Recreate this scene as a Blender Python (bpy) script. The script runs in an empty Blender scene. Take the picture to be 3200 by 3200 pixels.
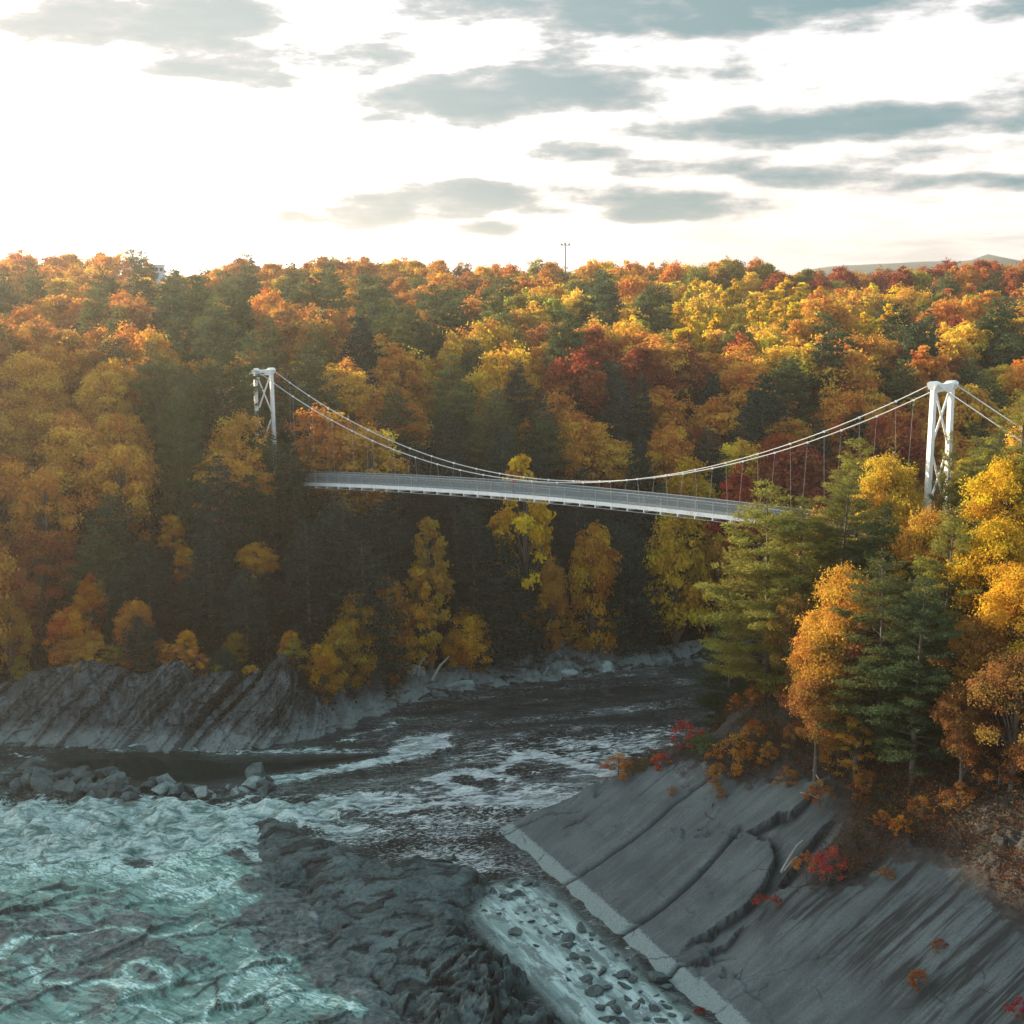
import bpy, bmesh, math, random
import numpy as np
from mathutils import Vector, Matrix, Euler

# ------------------------------------------------------------------ camera, sky, sun, exposure
SC = bpy.context.scene
COL = SC.collection
PITCH = math.radians(9.8)
CAMZ = 48.0
FPX = 4400.0                      # focal length in pixels of the 3200 px square photograph
cam_d = bpy.data.cameras.new("camera")
cam = bpy.data.objects.new("camera", cam_d)
COL.objects.link(cam)
cam.location = (0, 0, CAMZ)
cam.rotation_euler = (math.radians(90) - PITCH, 0, 0)
cam_d.sensor_width = 36
cam_d.lens = 36 * FPX / 3200
cam_d.clip_start = 0.5
cam_d.clip_end = 12000
SC.camera = cam

SUN_AZ = math.radians(-53)        # measured from +Y (the view direction), negative is to the left
SUN_EL = math.radians(12)
SC.view_settings.view_transform = 'Standard'
SC.view_settings.look = 'None'
SC.view_settings.exposure = 1.65
SC.view_settings.gamma = 1
SC.render.engine = 'CYCLES'
cy = SC.cycles
cy.max_bounces = 4
cy.diffuse_bounces = 3
cy.glossy_bounces = 2
cy.transmission_bounces = 2
cy.transparent_max_bounces = 8
cy.volume_bounces = 0
cy.use_denoising = True
cy.sample_clamp_indirect = 4
cy.volume_step_rate = 4

sun_d = bpy.data.lights.new("sun", 'SUN')
sun_d.energy = 5.0
sun_d.angle = math.radians(0.6)
sun_d.color = (1.0, 0.81, 0.55)
sun = bpy.data.objects.new("sun", sun_d)
COL.objects.link(sun)
sdir = Vector((math.sin(SUN_AZ) * math.cos(SUN_EL), math.cos(SUN_AZ) * math.cos(SUN_EL), math.sin(SUN_EL)))
sun.rotation_euler = sdir.to_track_quat('Z', 'Y').to_euler()


class NT:
    """small helper for node trees"""
    def __init__(s, nt):
        s.nt = nt
        nt.nodes.clear()

    def n(s, t, **k):
        nd = s.nt.nodes.new(t)
        for a, v in k.items():
            setattr(nd, a, v)
        return nd

    def link(s, a, b):
        s.nt.links.new(a, b)

    def put(s, sock, v):
        if isinstance(v, bpy.types.NodeSocket):
            s.link(v, sock)
        elif v is not None:
            sock.default_value = v

    def math(s, op, a, b=None, c=None, clamp=False):
        nd = s.n('ShaderNodeMath', operation=op)
        nd.use_clamp = clamp
        s.put(nd.inputs[0], a); s.put(nd.inputs[1], b)
        if c is not None:
            s.put(nd.inputs[2], c)
        return nd.outputs[0]

    def mix(s, f, a, b, mode='MIX'):
        nd = s.n('ShaderNodeMix', data_type='RGBA', blend_type=mode)
        s.put(nd.inputs[0], f)
        s.put(nd.inputs[6], a if isinstance(a, bpy.types.NodeSocket) else tuple(a) + (1,))
        s.put(nd.inputs[7], b if isinstance(b, bpy.types.NodeSocket) else tuple(b) + (1,))
        return nd.outputs[2]

    def ramp(s, f, lo, hi, a=0.0, b=1.0, smooth=True):
        nd = s.n('ShaderNodeMapRange')
        nd.interpolation_type = 'SMOOTHSTEP' if smooth else 'LINEAR'
        s.put(nd.inputs[0], f)
        s.put(nd.inputs[1], lo); s.put(nd.inputs[2], hi); s.put(nd.inputs[3], a); s.put(nd.inputs[4], b)
        return nd.outputs[0]

    def noise(s, vec, scale, detail=4, rough=0.55, dist=0.0, dims='3D'):
        nd = s.n('ShaderNodeTexNoise', noise_dimensions=dims)
        s.put(nd.inputs['Vector'], vec)
        nd.inputs['Scale'].default_value = scale
        nd.inputs['Detail'].default_value = detail
        nd.inputs['Roughness'].default_value = rough
        nd.inputs['Distortion'].default_value = dist
        return nd.outputs['Fac']

    def mapping(s, vec, rot=(0, 0, 0), scale=(1, 1, 1), loc=(0, 0, 0)):
        nd = s.n('ShaderNodeMapping')
        s.put(nd.inputs[0], vec)
        nd.inputs['Rotation'].default_value = rot
        nd.inputs['Scale'].default_value = scale
        nd.inputs['Location'].default_value = loc
        return nd.outputs[0]

    def attr(s, name):
        return s.n('ShaderNodeAttribute', attribute_name=name).outputs['Fac']

    def bump(s, h, strength=0.5, dist=0.1, normal=None):
        nd = s.n('ShaderNodeBump')
        nd.inputs['Strength'].default_value = strength
        nd.inputs['Distance'].default_value = dist
        s.put(nd.inputs['Height'], h)
        if normal is not None:
            s.put(nd.inputs['Normal'], normal)
        return nd.outputs[0]


world = bpy.data.worlds.new("World")
SC.world = world
world.use_nodes = True
W = NT(world.node_tree)
SKY_STRENGTH = 0.11
HAZE = 0.00021               # density of the air's haze, per metre
sky = W.n('ShaderNodeTexSky', sky_type='NISHITA')
sky.sun_disc = False
sky.sun_elevation = SUN_EL
sky.sun_rotation = SUN_AZ          # 0 is +Y, negative turns towards -X
sky.altitude = 60
sky.air_density = 1.0
sky.dust_density = 2.0
sky.ozone_density = 1.5
tc = W.n('ShaderNodeTexCoord').outputs['Generated']
sep = W.n('ShaderNodeSeparateXYZ'); W.link(tc, sep.inputs[0])
X, Y, Z = sep.outputs
az = W.math('ARCTAN2', X, Y)                  # radians, 0 straight ahead
el = W.math('ARCSINE', Z)
# noise fields in (azimuth, elevation): clouds lie in flat layers, so stretched along the azimuth
comb = W.n('ShaderNodeCombineXYZ'); W.link(az, comb.inputs[0]); W.link(el, comb.inputs[1])
ae = comb.outputs[0]
nA = W.noise(W.mapping(ae, scale=(1.0, 3.4, 1)), 14, 6, 0.60, 0.0, '2D')
nB = W.noise(W.mapping(ae, scale=(1.0, 4.5, 1), loc=(3, 1, 0)), 9, 2, 0.55, 0.0, '2D')
nC = W.noise(W.mapping(ae, scale=(1.0, 7.0, 1), loc=(7, 5, 0)), 12, 3, 0.6, 0.0, '2D')
PX = 1 / FPX


def cloud(u, v, hu, hv, amp, tilt=0.0):
    """one cloud bank: centre and half sizes as angles in the sky"""
    a0, e0 = (u - 1600) * PX, (838 - v) * PX
    ka, ke = 1 / (hu * PX * 1.25), 1 / (hv * PX * 1.25)
    da = W.math('MULTIPLY_ADD', az, ka, -a0 * ka)
    de = W.math('MULTIPLY_ADD', el, ke, -e0 * ke)
    if tilt:
        de = W.math('MULTIPLY_ADD', da, -tilt * ke / ka, de)
    r2 = W.math('MULTIPLY_ADD', da, da, W.math('MULTIPLY', de, de))
    return W.math('MULTIPLY_ADD', r2, -0.62 * amp, amp)


banks = [(2180, 25, 700, 125, 1.45, 0), (560, 125, 360, 120, 1.25, 0.04), (1000, 5, 260, 40, .8, 0),
         (1300, 105, 330, 120, .82, 0), (3150, 80, 240, 70, 1.0, 0.05), (1150, 235, 380, 80, .9, 0),
         (740, 262, 300, 50, 1.05, -0.04), (1600, 320, 460, 80, 1.2, 0.04), (1230, 400, 190, 66, .85, .3),
         (2100, 245, 330, 62, .95, 0), (1700, 215, 380, 60, .72, 0), (2650, 415, 760, 55, 1.15, 0.02),
         (3050, 375, 330, 70, .75, 0), (2500, 340, 260, 50, .55, 0), (1790, 495, 190, 40, 1.05, 0), (1790, 435, 60, 30, .7, 0),
         (2560, 580, 260, 42, 1.1, -.03), (3000, 585, 330, 26, .9, 0.02), (1400, 625, 400, 50, 1.2, 0),
         (1900, 620, 340, 44, 1.1, -.02), (2100, 640, 320, 46, 1.1, 0), (1980, 672, 140, 30, 1.1, 0), (1530, 715, 140, 24, 1.1, 0),
         (1200, 675, 340, 42, 1.0, 0), (1700, 665, 150, 26, 1.1, 0), (920, 445, 60, 10, .6, 0), (980, 758, 60, 8, .6, 0),
         (2050, 535, 320, 40, .9, 0), (2900, 510, 400, 44, .75, 0), (1900, 375, 240, 22, .6, 0), (520, 10, 260, 40, .5, 0)]
tot = None
for b in banks:
    m = cloud(*b)
    tot = m if tot is None else W.math('MAXIMUM', tot, m)
shape = W.math('ADD', tot, W.math('MULTIPLY', W.math('SUBTRACT', nA, 0.5), 1.9))
dens = W.ramp(shape, 0.30, 0.92)
# random banks of the same sort for the rest of the sky (outside the photograph, above and behind)
far_sky = W.ramp(W.math('ABSOLUTE', az), 0.40, 0.55)
far_sky = W.math('MAXIMUM', far_sky, W.ramp(el, 0.20, 0.30))
rest = W.math('MULTIPLY', W.ramp(nB, 0.50, 0.68), far_sky)
dens = W.math('MAXIMUM', dens, W.math('MULTIPLY', rest, 0.6))
# low thin streaks towards the right-hand horizon
streak = W.math('MULTIPLY', W.ramp(nC, 0.42, 0.70), W.math('MULTIPLY', W.ramp(az, -0.08, 0.30), W.ramp(el, 0.13, 0.02)))
dens2 = W.math('MULTIPLY', streak, 0.8)
# shading of the cloud: darker in its thick lower part, paler and pinkish on its ragged edges
core = W.ramp(shape, 0.50, 1.25)
tone = nC
core = W.math('ADD', core, W.math('MULTIPLY', W.math('SUBTRACT', tone, 0.5), 0.5), clamp=True)
ccol = W.mix(core, (0.235, 0.222, 0.218), (0.056, 0.106, 0.118))
warm = W.ramp(az, 0.35, -0.36)                # the air is brighter and warmer towards the sun
ccol = W.mix(W.math('MULTIPLY', warm, 0.45), ccol, (0.21, 0.206, 0.202))
dp = W.n('ShaderNodeVectorMath', operation='DOT_PRODUCT')
W.link(tc, dp.inputs[0]); dp.inputs[1].default_value = tuple(sdir)
glow = W.math('POWER', W.math('MAXIMUM', dp.outputs['Value'], 0.0), 6.0)
hi = W.ramp(el, 0.15, 0.42)
veil = W.mix(hi, (0.46, 0.435, 0.425), (0.20, 0.34, 0.385))
veil = W.mix(W.ramp(warm, 0.2, 0.8), veil, W.mix(hi, (1.00, 0.95, 0.92), (0.22, 0.34, 0.38)))
skyc = W.n('ShaderNodeVectorMath', operation='SCALE'); W.link(sky.outputs[0], skyc.inputs[0]); skyc.inputs[3].default_value = SKY_STRENGTH
thin = W.mix(0.72, skyc.outputs[0], veil)     # a bright veil of high thin cloud over the clear sky
thin = W.mix(W.math('MULTIPLY', glow, 0.5), thin, (1.6, 1.35, 1.05))
c = W.mix(dens2, thin, (0.262, 0.245, 0.24))
c = W.mix(W.math('MULTIPLY', dens, 0.93), c, ccol)
# below the horizon: dark woodland colour, never seen
c = W.mix(W.ramp(el, -0.02, -0.06), c, (0.10, 0.08, 0.05))
bg = W.n('ShaderNodeBackground'); W.link(c, bg.inputs[0]); bg.inputs[1].default_value = 1.0
wo = W.n('ShaderNodeOutputWorld'); W.link(bg.outputs[0], wo.inputs[0])
world.cycles.sampling_method = 'MANUAL'
world.cycles.sample_map_resolution = 512

# ------------------------------------------------------------------ numeric helpers
RS = np.random.RandomState(7)
random.seed(7)
CA, SA = math.cos(PITCH), math.sin(PITCH)


def ray(u, v):
    a, b = (u - 1600) / FPX, (1600 - v) / FPX
    return np.array([a, CA + b * SA, -SA + b * CA])


def at_z(u, v, z=0.0):
    """where the line of sight through a point of the photograph meets height z"""
    d = ray(u, v); t = (z - CAMZ) / d[2]
    return d * t + np.array([0, 0, CAMZ])


def at_y(u, v, y):
    d = ray(u, v); return d * (y / d[1]) + np.array([0, 0, CAMZ])


def project(p):
    x, y, z = p[0], p[1], p[2] - CAMZ
    f = y * CA - z * SA; w = y * SA + z * CA
    return 1600 + FPX * x / f, 1600 - FPX * w / f


_perm = RS.permutation(4096)


def _h(i, j, k=0):
    return _perm[(_perm[(_perm[i & 4095] + j) & 4095] + k) & 4095] / 4095.0


def vnoise(x, y, seed=0):
    xi = np.floor(x).astype(np.int64); yi = np.floor(y).astype(np.int64)
    fx = x - xi; fy = y - yi
    fx = fx * fx * (3 - 2 * fx); fy = fy * fy * (3 - 2 * fy)
    a = _h(xi, yi, seed); b = _h(xi + 1, yi, seed); c_ = _h(xi, yi + 1, seed); d = _h(xi + 1, yi + 1, seed)
    return (a * (1 - fx) + b * fx) * (1 - fy) + (c_ * (1 - fx) + d * fx) * fy - 0.5


def fbm(x, y, oct=4, seed=0, gain=0.5):
    s = 0; a = 1.0; f = 1.0
    for o in range(oct):
        s = s + a * vnoise(x * f + 13.1 * o, y * f - 7.7 * o, seed + o * 17); a *= gain; f *= 2.03
    return s


def facets(x, y, size, seed=0, tilt=0.5):
    """broken rock: every cell of a jittered grid is a tilted plane of its own, with a step at its edges"""
    gx = np.floor(x / size).astype(np.int64); gy = np.floor(y / size).astype(np.int64)
    best = np.full(x.shape, 1e9); val = np.zeros(x.shape); second = np.full(x.shape, 1e9)
    for i in (-1, 0, 1):
        for j in (-1, 0, 1):
            ci, cj = gx + i, gy + j
            px = (ci + 0.1 + 0.8 * _h(ci, cj, seed)) * size; py = (cj + 0.1 + 0.8 * _h(ci, cj, seed + 5)) * size
            d = np.hypot(x - px, y - py)
            h = _h(ci, cj, seed + 9) - 0.5 + tilt * ((x - px) * (_h(ci, cj, seed + 11) - 0.5) + (y - py) * (_h(ci, cj, seed + 12) - 0.5)) / size * 2
            m = d < best
            second = np.where(m, best, np.minimum(second, d))
            val = np.where(m, h, val); best = np.where(m, d, best)
    return val, (second - best) / size


def seg_dist(x, y, P):
    """distance to a polyline, and the side (positive on its left)"""
    best = np.full(x.shape, 1e9); side = np.zeros(x.shape); along = np.zeros(x.shape); L = 0.0
    for a, b in zip(P[:-1], P[1:]):
        dx, dy = b[0] - a[0], b[1] - a[1]; l2 = dx * dx + dy * dy
        t = np.clip(((x - a[0]) * dx + (y - a[1]) * dy) / l2, 0, 1)
        qx, qy = x - (a[0] + t * dx), y - (a[1] + t * dy)
        d = np.hypot(qx, qy)
        s = np.sign(dx * (y - a[1]) - dy * (x - a[0]))
        m = d < best - 1e-9
        side = np.where(m, s, side); along = np.where(m, L + t * math.sqrt(l2), along); best = np.where(m, d, best)
        L += math.sqrt(l2)
    return best, side, along


def in_poly(x, y, P):
    ins = np.zeros(x.shape, bool)
    n = len(P)
    for i in range(n):
        x1, y1 = P[i][0], P[i][1]; x2, y2 = P[(i + 1) % n][0], P[(i + 1) % n][1]
        if y1 == y2: continue
        c_ = ((y1 > y) != (y2 > y)) & (x < (x2 - x1) * (y - y1) / (y2 - y1) + x1)
        ins ^= c_
    return ins


def poly_sd(x, y, P):
    """signed distance, positive inside"""
    d, _, _ = seg_dist(x, y, list(P) + [P[0]])
    return np.where(in_poly(x, y, P), d, -d)


def sstep(a, b, x):
    t = np.clip((x - a) / (b - a), 0, 1); return t * t * (3 - 2 * t)


def mesh_np(name, V, F, mats, smooth=False, mi=None, attrs=None):
    """F: (n,3) or (n,4) int array"""
    me = bpy.data.meshes.new(name)
    V = np.ascontiguousarray(V, dtype=np.float32); F = np.ascontiguousarray(F, dtype=np.int32)
    k = F.shape[1]
    me.vertices.add(len(V)); me.vertices.foreach_set('co', V.ravel())
    me.loops.add(F.size); me.loops.foreach_set('vertex_index', F.ravel())
    me.polygons.add(len(F))
    me.polygons.foreach_set('loop_start', np.arange(0, F.size, k, dtype=np.int32))
    me.polygons.foreach_set('loop_total', np.full(len(F), k, dtype=np.int32))
    for m in (mats if isinstance(mats, (list, tuple)) else [mats]):
        me.materials.append(m)
    if mi is not None:
        me.polygons.foreach_set('material_index', np.ascontiguousarray(mi, dtype=np.int32))
    me.polygons.foreach_set('use_smooth', np.full(len(F), bool(smooth)))
    for nme, (dom, arr) in (attrs or {}).items():
        a = me.attributes.new(nme, 'FLOAT', dom)
        a.data.foreach_set('value', np.ascontiguousarray(arr, dtype=np.float32))
    me.update(calc_edges=True)
    me.validate()
    return me


def link(name, me, parent=None, loc=None):
    o = bpy.data.objects.new(name, me)
    COL.objects.link(o)
    if parent is not None: o.parent = parent
    if loc is not None: o.location = loc
    return o


def tag(o, label=None, cat=None, group=None, kind=None):
    if label: o['label'] = label
    if cat: o['category'] = cat
    if group: o['group'] = group
    if kind: o['kind'] = kind
    return o


def grid_mesh(name, xs, ys, Zf, mat, smooth=True, attrs=None, xy=None):
    if xy is None:
        Xg, Yg = np.meshgrid(xs, ys)
    else:
        Xg, Yg = xy
    ny, nx = Xg.shape
    V = np.stack([Xg.ravel(), Yg.ravel(), Zf.ravel()], 1)
    i = np.arange(ny * nx).reshape(ny, nx)
    F = np.stack([i[:-1, :-1].ravel(), i[:-1, 1:].ravel(), i[1:, 1:].ravel(), i[1:, :-1].ravel()], 1)
    return mesh_np(name, V, F, mat, smooth, attrs={k: ('POINT', a.ravel()) for k, a in (attrs or {}).items()})


def tube(pts, radii, n=6):
    """swept tube through pts, as (V, F quads)"""
    P = np.asarray(pts, float); m = len(P)
    T = np.gradient(P, axis=0); T /= np.linalg.norm(T, axis=1)[:, None] + 1e-9
    ref = np.array([0, 0, 1.0]) if abs(T[0][2]) < 0.9 else np.array([1.0, 0, 0])
    V = []
    for i in range(m):
        a = np.cross(T[i], ref); a /= np.linalg.norm(a) + 1e-9; b = np.cross(T[i], a)
        for j in range(n):
            th = 2 * math.pi * j / n
            V.append(P[i] + radii[i] * (math.cos(th) * a + math.sin(th) * b))
    F = []
    for i in range(m - 1):
        for j in range(n):
            F.append((i * n + j, i * n + (j + 1) % n, (i + 1) * n + (j + 1) % n, (i + 1) * n + j))
    return np.array(V), np.array(F)


def join(parts):
    V = []; F = []; o = 0
    for v, f in parts:
        V.append(v); F.append(f + o); o += len(v)
    return np.concatenate(V), np.concatenate(F)


def boxq(c0, ax, ay, az_):
    """box from centre and three half vectors"""
    c0 = np.array(c0, float); ax = np.array(ax, float); ay = np.array(ay, float); az_ = np.array(az_, float)
    V = [c0 + i * ax + j * ay + k * az_ for k in (-1, 1) for j in (-1, 1) for i in (-1, 1)]
    F = [(0, 2, 3, 1), (4, 5, 7, 6), (0, 1, 5, 4), (2, 6, 7, 3), (0, 4, 6, 2), (1, 3, 7, 5)]
    return np.array(V), np.array(F)


# ------------------------------------------------------------------ materials
def new_mat(name):
    m = bpy.data.materials.new(name); m.use_nodes = True
    return m, NT(m.node_tree)


def bsdf(T, col, rough=0.8, normal=None, spec=0.3, metal=0.0):
    b = T.n('ShaderNodeBsdfPrincipled')
    T.put(b.inputs['Base Color'], col if isinstance(col, bpy.types.NodeSocket) else tuple(col) + (1,))
    T.put(b.inputs['Roughness'], rough)
    T.put(b.inputs['Specular IOR Level'], spec)
    T.put(b.inputs['Metallic'], metal)
    if normal is not None: T.link(normal, b.inputs['Normal'])
    return b


def out(T, sh):
    o = T.n('ShaderNodeOutputMaterial'); T.link(sh, o.inputs[0])


def leaf_material(name, translucency=0.4, hue=0.035, vmin=0.55, vmax=1.35, tint=None):
    m, T = new_mat(name)
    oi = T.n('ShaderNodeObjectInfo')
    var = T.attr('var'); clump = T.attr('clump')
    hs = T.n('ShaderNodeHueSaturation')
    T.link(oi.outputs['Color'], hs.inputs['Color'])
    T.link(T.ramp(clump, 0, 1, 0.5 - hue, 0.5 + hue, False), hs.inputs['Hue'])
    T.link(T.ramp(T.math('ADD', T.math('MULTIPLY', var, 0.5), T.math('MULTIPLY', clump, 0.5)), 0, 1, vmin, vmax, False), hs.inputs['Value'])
    hs.inputs['Saturation'].default_value = 1.0
    d = T.n('ShaderNodeBsdfDiffuse'); T.link(hs.outputs[0], d.inputs[0])
    t = T.n('ShaderNodeBsdfTranslucent'); T.link(hs.outputs[0], t.inputs[0])
    mx = T.n('ShaderNodeMixShader'); mx.inputs[0].default_value = translucency
    T.link(d.outputs[0], mx.inputs[1]); T.link(t.outputs[0], mx.inputs[2])
    out(T, mx.outputs[0])
    return m


M_LEAF = leaf_material('autumn_leaves', 0.50, 0.030)
M_NEEDLE = leaf_material('needles', 0.30, 0.015, 0.6, 1.3)

M_BARK, T = new_mat('bark')
co = T.n('ShaderNodeTexCoord').outputs['Object']
nz = T.noise(T.mapping(co, scale=(3, 3, 0.8)), 3, 4)
out(T, bsdf(T, T.mix(nz, (0.045, 0.036, 0.030), (0.15, 0.125, 0.105)), 0.9, T.bump(nz, 0.5, 0.05)).outputs[0])
M_PALEBARK, T = new_mat('pale_dead_wood')
co = T.n('ShaderNodeTexCoord').outputs['Object']
nz = T.noise(T.mapping(co, scale=(3, 3, 0.8)), 3, 4)
out(T, bsdf(T, T.mix(nz, (0.16, 0.145, 0.13), (0.42, 0.40, 0.37)), 0.9).outputs[0])


def rock_material(name, dark, light, bump=0.6, scale=1.0, pale=None, strata=None, moss=None):
    m, T = new_mat(name)
    g = T.n('ShaderNodeNewGeometry').outputs['Position']
    n1 = T.noise(g, 0.35 * scale, 6, 0.6)
    n2 = T.noise(g, 2.6 * scale, 6, 0.65)
    f = T.math('ADD', T.math('MULTIPLY', n1, 0.6), T.math('MULTIPLY', n2, 0.5))
    f = T.ramp(f, 0.38, 0.74)
    col = T.mix(f, dark, light)
    h = T.math('ADD', n2, T.math('MULTIPLY', n1, 1.5))
    if strata is not None:
        s = T.noise(T.mapping(g, rot=strata[0], scale=strata[1]), strata[2], 5, 0.6)
        col = T.mix(T.ramp(s, 0.42, 0.56), T.mix(0.65, col, (0.012, 0.014, 0.015)), col)
        h = T.math('ADD', h, T.math('MULTIPLY', s, 2.0))
    if moss is not None:
        mo = T.noise(g, 0.9, 5, 0.6)
        col = T.mix(T.math('MULTIPLY', T.ramp(mo, 0.52, 0.66), moss[1]), col, moss[0])
    if pale is not None:
        col = T.mix(T.attr('pale'), col, pale)
    col = T.mix(T.attr('crack_or_shade'), col, (0.006, 0.007, 0.007))
    out(T, bsdf(T, col, 0.75, T.bump(h, bump, 0.12), 0.35).outputs[0])
    return m

M_CLIFF = rock_material('cliff_rock', (0.016, 0.022, 0.025), (0.098, 0.114, 0.120), 0.7, 1.0, pale=(0.16, 0.19, 0.19),
                        strata=((0, math.radians(-45), 0), (1.6, 0.6, 0.12), 1.4), moss=((0.045, 0.035, 0.022), 0.3))
M_RIDGE = rock_material('wet_black_rock', (0.020, 0.031, 0.033), (0.095, 0.130, 0.130), 0.7, 1.3, moss=((0.035, 0.018, 0.014), 0.35))
M_BOULDER = rock_material('boulder_rock', (0.018, 0.027, 0.029), (0.105, 0.135, 0.135), 0.9, 2.0)
M_PALEBOULDER = rock_material('pale_boulder_rock', (0.09, 0.12, 0.12), (0.32, 0.38, 0.37), 0.8, 2.0)
M_DARKSTONE = rock_material('dark_stone', (0.016, 0.024, 0.025), (0.09, 0.115, 0.115), 0.7, 2.0)

# smooth slab of the near bank: grey, with a pale band left by high water, dark run-off stains, soil higher up
M_SLAB, T = new_mat('slab_rock')
g = T.n('ShaderNodeNewGeometry').outputs['Position']
n1 = T.noise(g, 0.25, 5, 0.6); n2 = T.noise(g, 5.0, 6, 0.7); n3 = T.noise(g, 1.1, 5, 0.6)
f = T.ramp(T.math('ADD', T.math('MULTIPLY', n1, 0.8), T.math('MULTIPLY', n2, 0.35)), 0.42, 0.74)
col = T.mix(f, (0.050, 0.064, 0.069), (0.104, 0.125, 0.131))
# the fall line of the slab is (-0.909,-0.418): stains run along it
fall = T.mapping(T.mapping(g, rot=(0, 0, -math.atan2(0.418, 0.909))), scale=(0.10, 0.9, 0.05))
st = T.noise(fall, 1.3, 6, 0.62, 0.3)
st2 = T.noise(fall, 4.5, 4, 0.6, 0.1)
stf = T.math('ADD', T.math('MULTIPLY', st, 0.75), T.math('MULTIPLY', st2, 0.25))
col = T.mix(T.math('MULTIPLY', T.ramp(stf, 0.53, 0.40), T.math('ADD', T.math('MULTIPLY', T.attr('streak'), 0.9), 0.15)), col, (0.012, 0.014, 0.015))
col = T.mix(T.math('MULTIPLY', T.ramp(stf, 0.53, 0.66), 0.18), col, (0.24, 0.24, 0.25))
# lichen bloom, pinkish scree patches high on the slab
col = T.mix(T.math('MULTIPLY', T.ramp(n3, 0.52, 0.64), T.math('MULTIPLY', T.attr('scree'), 0.8)), col, (0.27, 0.24, 0.24))
edge = T.math('ADD', T.attr('pale'), T.math('MULTIPLY', T.math('SUBTRACT', n2, 0.5), 0.8))
col = T.mix(T.ramp(edge, 0.40, 0.62), col, T.mix(n2, (0.17, 0.21, 0.21), (0.26, 0.31, 0.305)))
vo = T.n('ShaderNodeTexVoronoi', feature='DISTANCE_TO_EDGE'); vo.inputs['Scale'].default_value = 0.42
T.link(T.mapping(T.mapping(T.n('ShaderNodeVectorMath', operation='ADD').outputs[0], rot=(0, 0, -math.atan2(0.418, 0.909))), scale=(0.45, 1.1, 0.6)), vo.inputs['Vector'])
va_ = [n for n in T.nt.nodes if n.type == 'VECT_MATH'][-1]
T.link(g, va_.inputs[0]); nzc = T.n('ShaderNodeTexNoise'); nzc.inputs['Scale'].default_value = 0.9; nzc.inputs['Detail'].default_value = 5; T.link(g, nzc.inputs['Vector']); T.link(nzc.outputs['Color'], va_.inputs[1])
fine = T.math('MULTIPLY', T.ramp(vo.outputs['Distance'], 0.016, 0.004), T.ramp(T.noise(g, 0.3, 3, 0.5), 0.50, 0.62))
col = T.mix(T.math('MULTIPLY', fine, 0.8), col, (0.015, 0.016, 0.017))
pock = T.ramp(T.noise(g, 9.0, 3, 0.7), 0.64, 0.72)
col = T.mix(T.math('MULTIPLY', pock, 0.5), col, (0.02, 0.022, 0.023))
col = T.mix(T.attr('crack_or_shade'), col, (0.008, 0.009, 0.009))
soil = T.mix(T.ramp(T.noise(g, 2.2, 6, 0.7), 0.35, 0.65), (0.010, 0.009, 0.009), (0.042, 0.033, 0.029))
sv = T.math('ADD', T.attr('veg'), T.math('MULTIPLY', T.math('SUBTRACT', T.noise(g, 0.8, 6, 0.7), 0.5), 1.5))
col = T.mix(T.ramp(sv, 0.42, 0.58), col, soil)
grain = T.noise(g, 7.0, 5, 0.8)
h = T.math('ADD', T.math('MULTIPLY', n2, 0.9), T.math('ADD', n3, T.math('MULTIPLY', sv, 0.3)))
h = T.math('ADD', h, T.math('ADD', T.math('MULTIPLY', grain, 0.7), T.math('MULTIPLY', fine, -0.8)))
col = T.mix(T.ramp(grain, 0.40, 0.62), T.mix(0.35, col, (0.02, 0.024, 0.026)), col)
out(T, bsdf(T, col, 0.72, T.bump(h, 0.55, 0.18), 0.35).outputs[0])

M_GROUND, T = new_mat('forest_floor')
g = T.n('ShaderNodeNewGeometry').outputs['Position']
n1 = T.noise(g, 0.5, 6, 0.65)
out(T, bsdf(T, T.mix(T.ramp(n1, 0.35, 0.65), (0.012, 0.011, 0.009), (0.055, 0.036, 0.020)), 0.95, T.bump(n1, 0.6, 0.3)).outputs[0])

# the river: near black water, foam where the current breaks, painted sky glints, a milky shallow channel
M_WATER, T = new_mat('river_water')
g = T.n('ShaderNodeNewGeometry').outputs['Position']
foam = T.attr('foam'); calm = T.attr('calm'); milky = T.attr('milky'); painted_glint = T.attr('painted_glint'); teal = T.attr('teal')
flow = T.mapping(T.mapping(g, rot=(0, 0, math.radians(-12))), scale=(0.42, 1.0, 1.0))
w1 = T.noise(flow, 1.15, 8, 0.66, 0.9)
w2 = T.noise(flow, 4.6, 5, 0.7, 0.5)
lace = T.math('ABSOLUTE', T.math('SUBTRACT', T.noise(flow, 0.38, 5, 0.6, 2.2), 0.5))
lace = T.ramp(lace, 0.065, 0.0)
w0 = T.noise(flow, 0.22, 3, 0.5, 0.8)
pat = T.math('ADD', T.math('MULTIPLY_ADD', w1, 1.7, -0.85), T.math('ADD', T.math('MULTIPLY_ADD', w2, 1.0, -0.5), T.math('ADD', T.math('MULTIPLY_ADD', w0, 1.0, -0.5), T.math('MULTIPLY', lace, 0.30))))
fo = T.ramp(T.math('ADD', pat, T.math('MULTIPLY_ADD', foam, 1.5, -0.86)), -0.02, 0.22)
fo = T.math('MULTIPLY', fo, T.ramp(foam, 0.0, 0.10))
glint_fleck = T.ramp(T.math('ADD', T.noise(flow, 5.5, 4, 0.7, 0.6), T.math('MULTIPLY_ADD', w0, 0.5, -0.25)), 0.47, 0.60)
fo = T.math('MAXIMUM', fo, T.math('MULTIPLY', glint_fleck, T.math('MULTIPLY', T.math('ADD', painted_glint, T.math('MULTIPLY', T.ramp(foam, 0.15, 0.30), 0.40)), 0.92)))  # pale specks painted for sky reflected on ripples, coloured like foam
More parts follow.
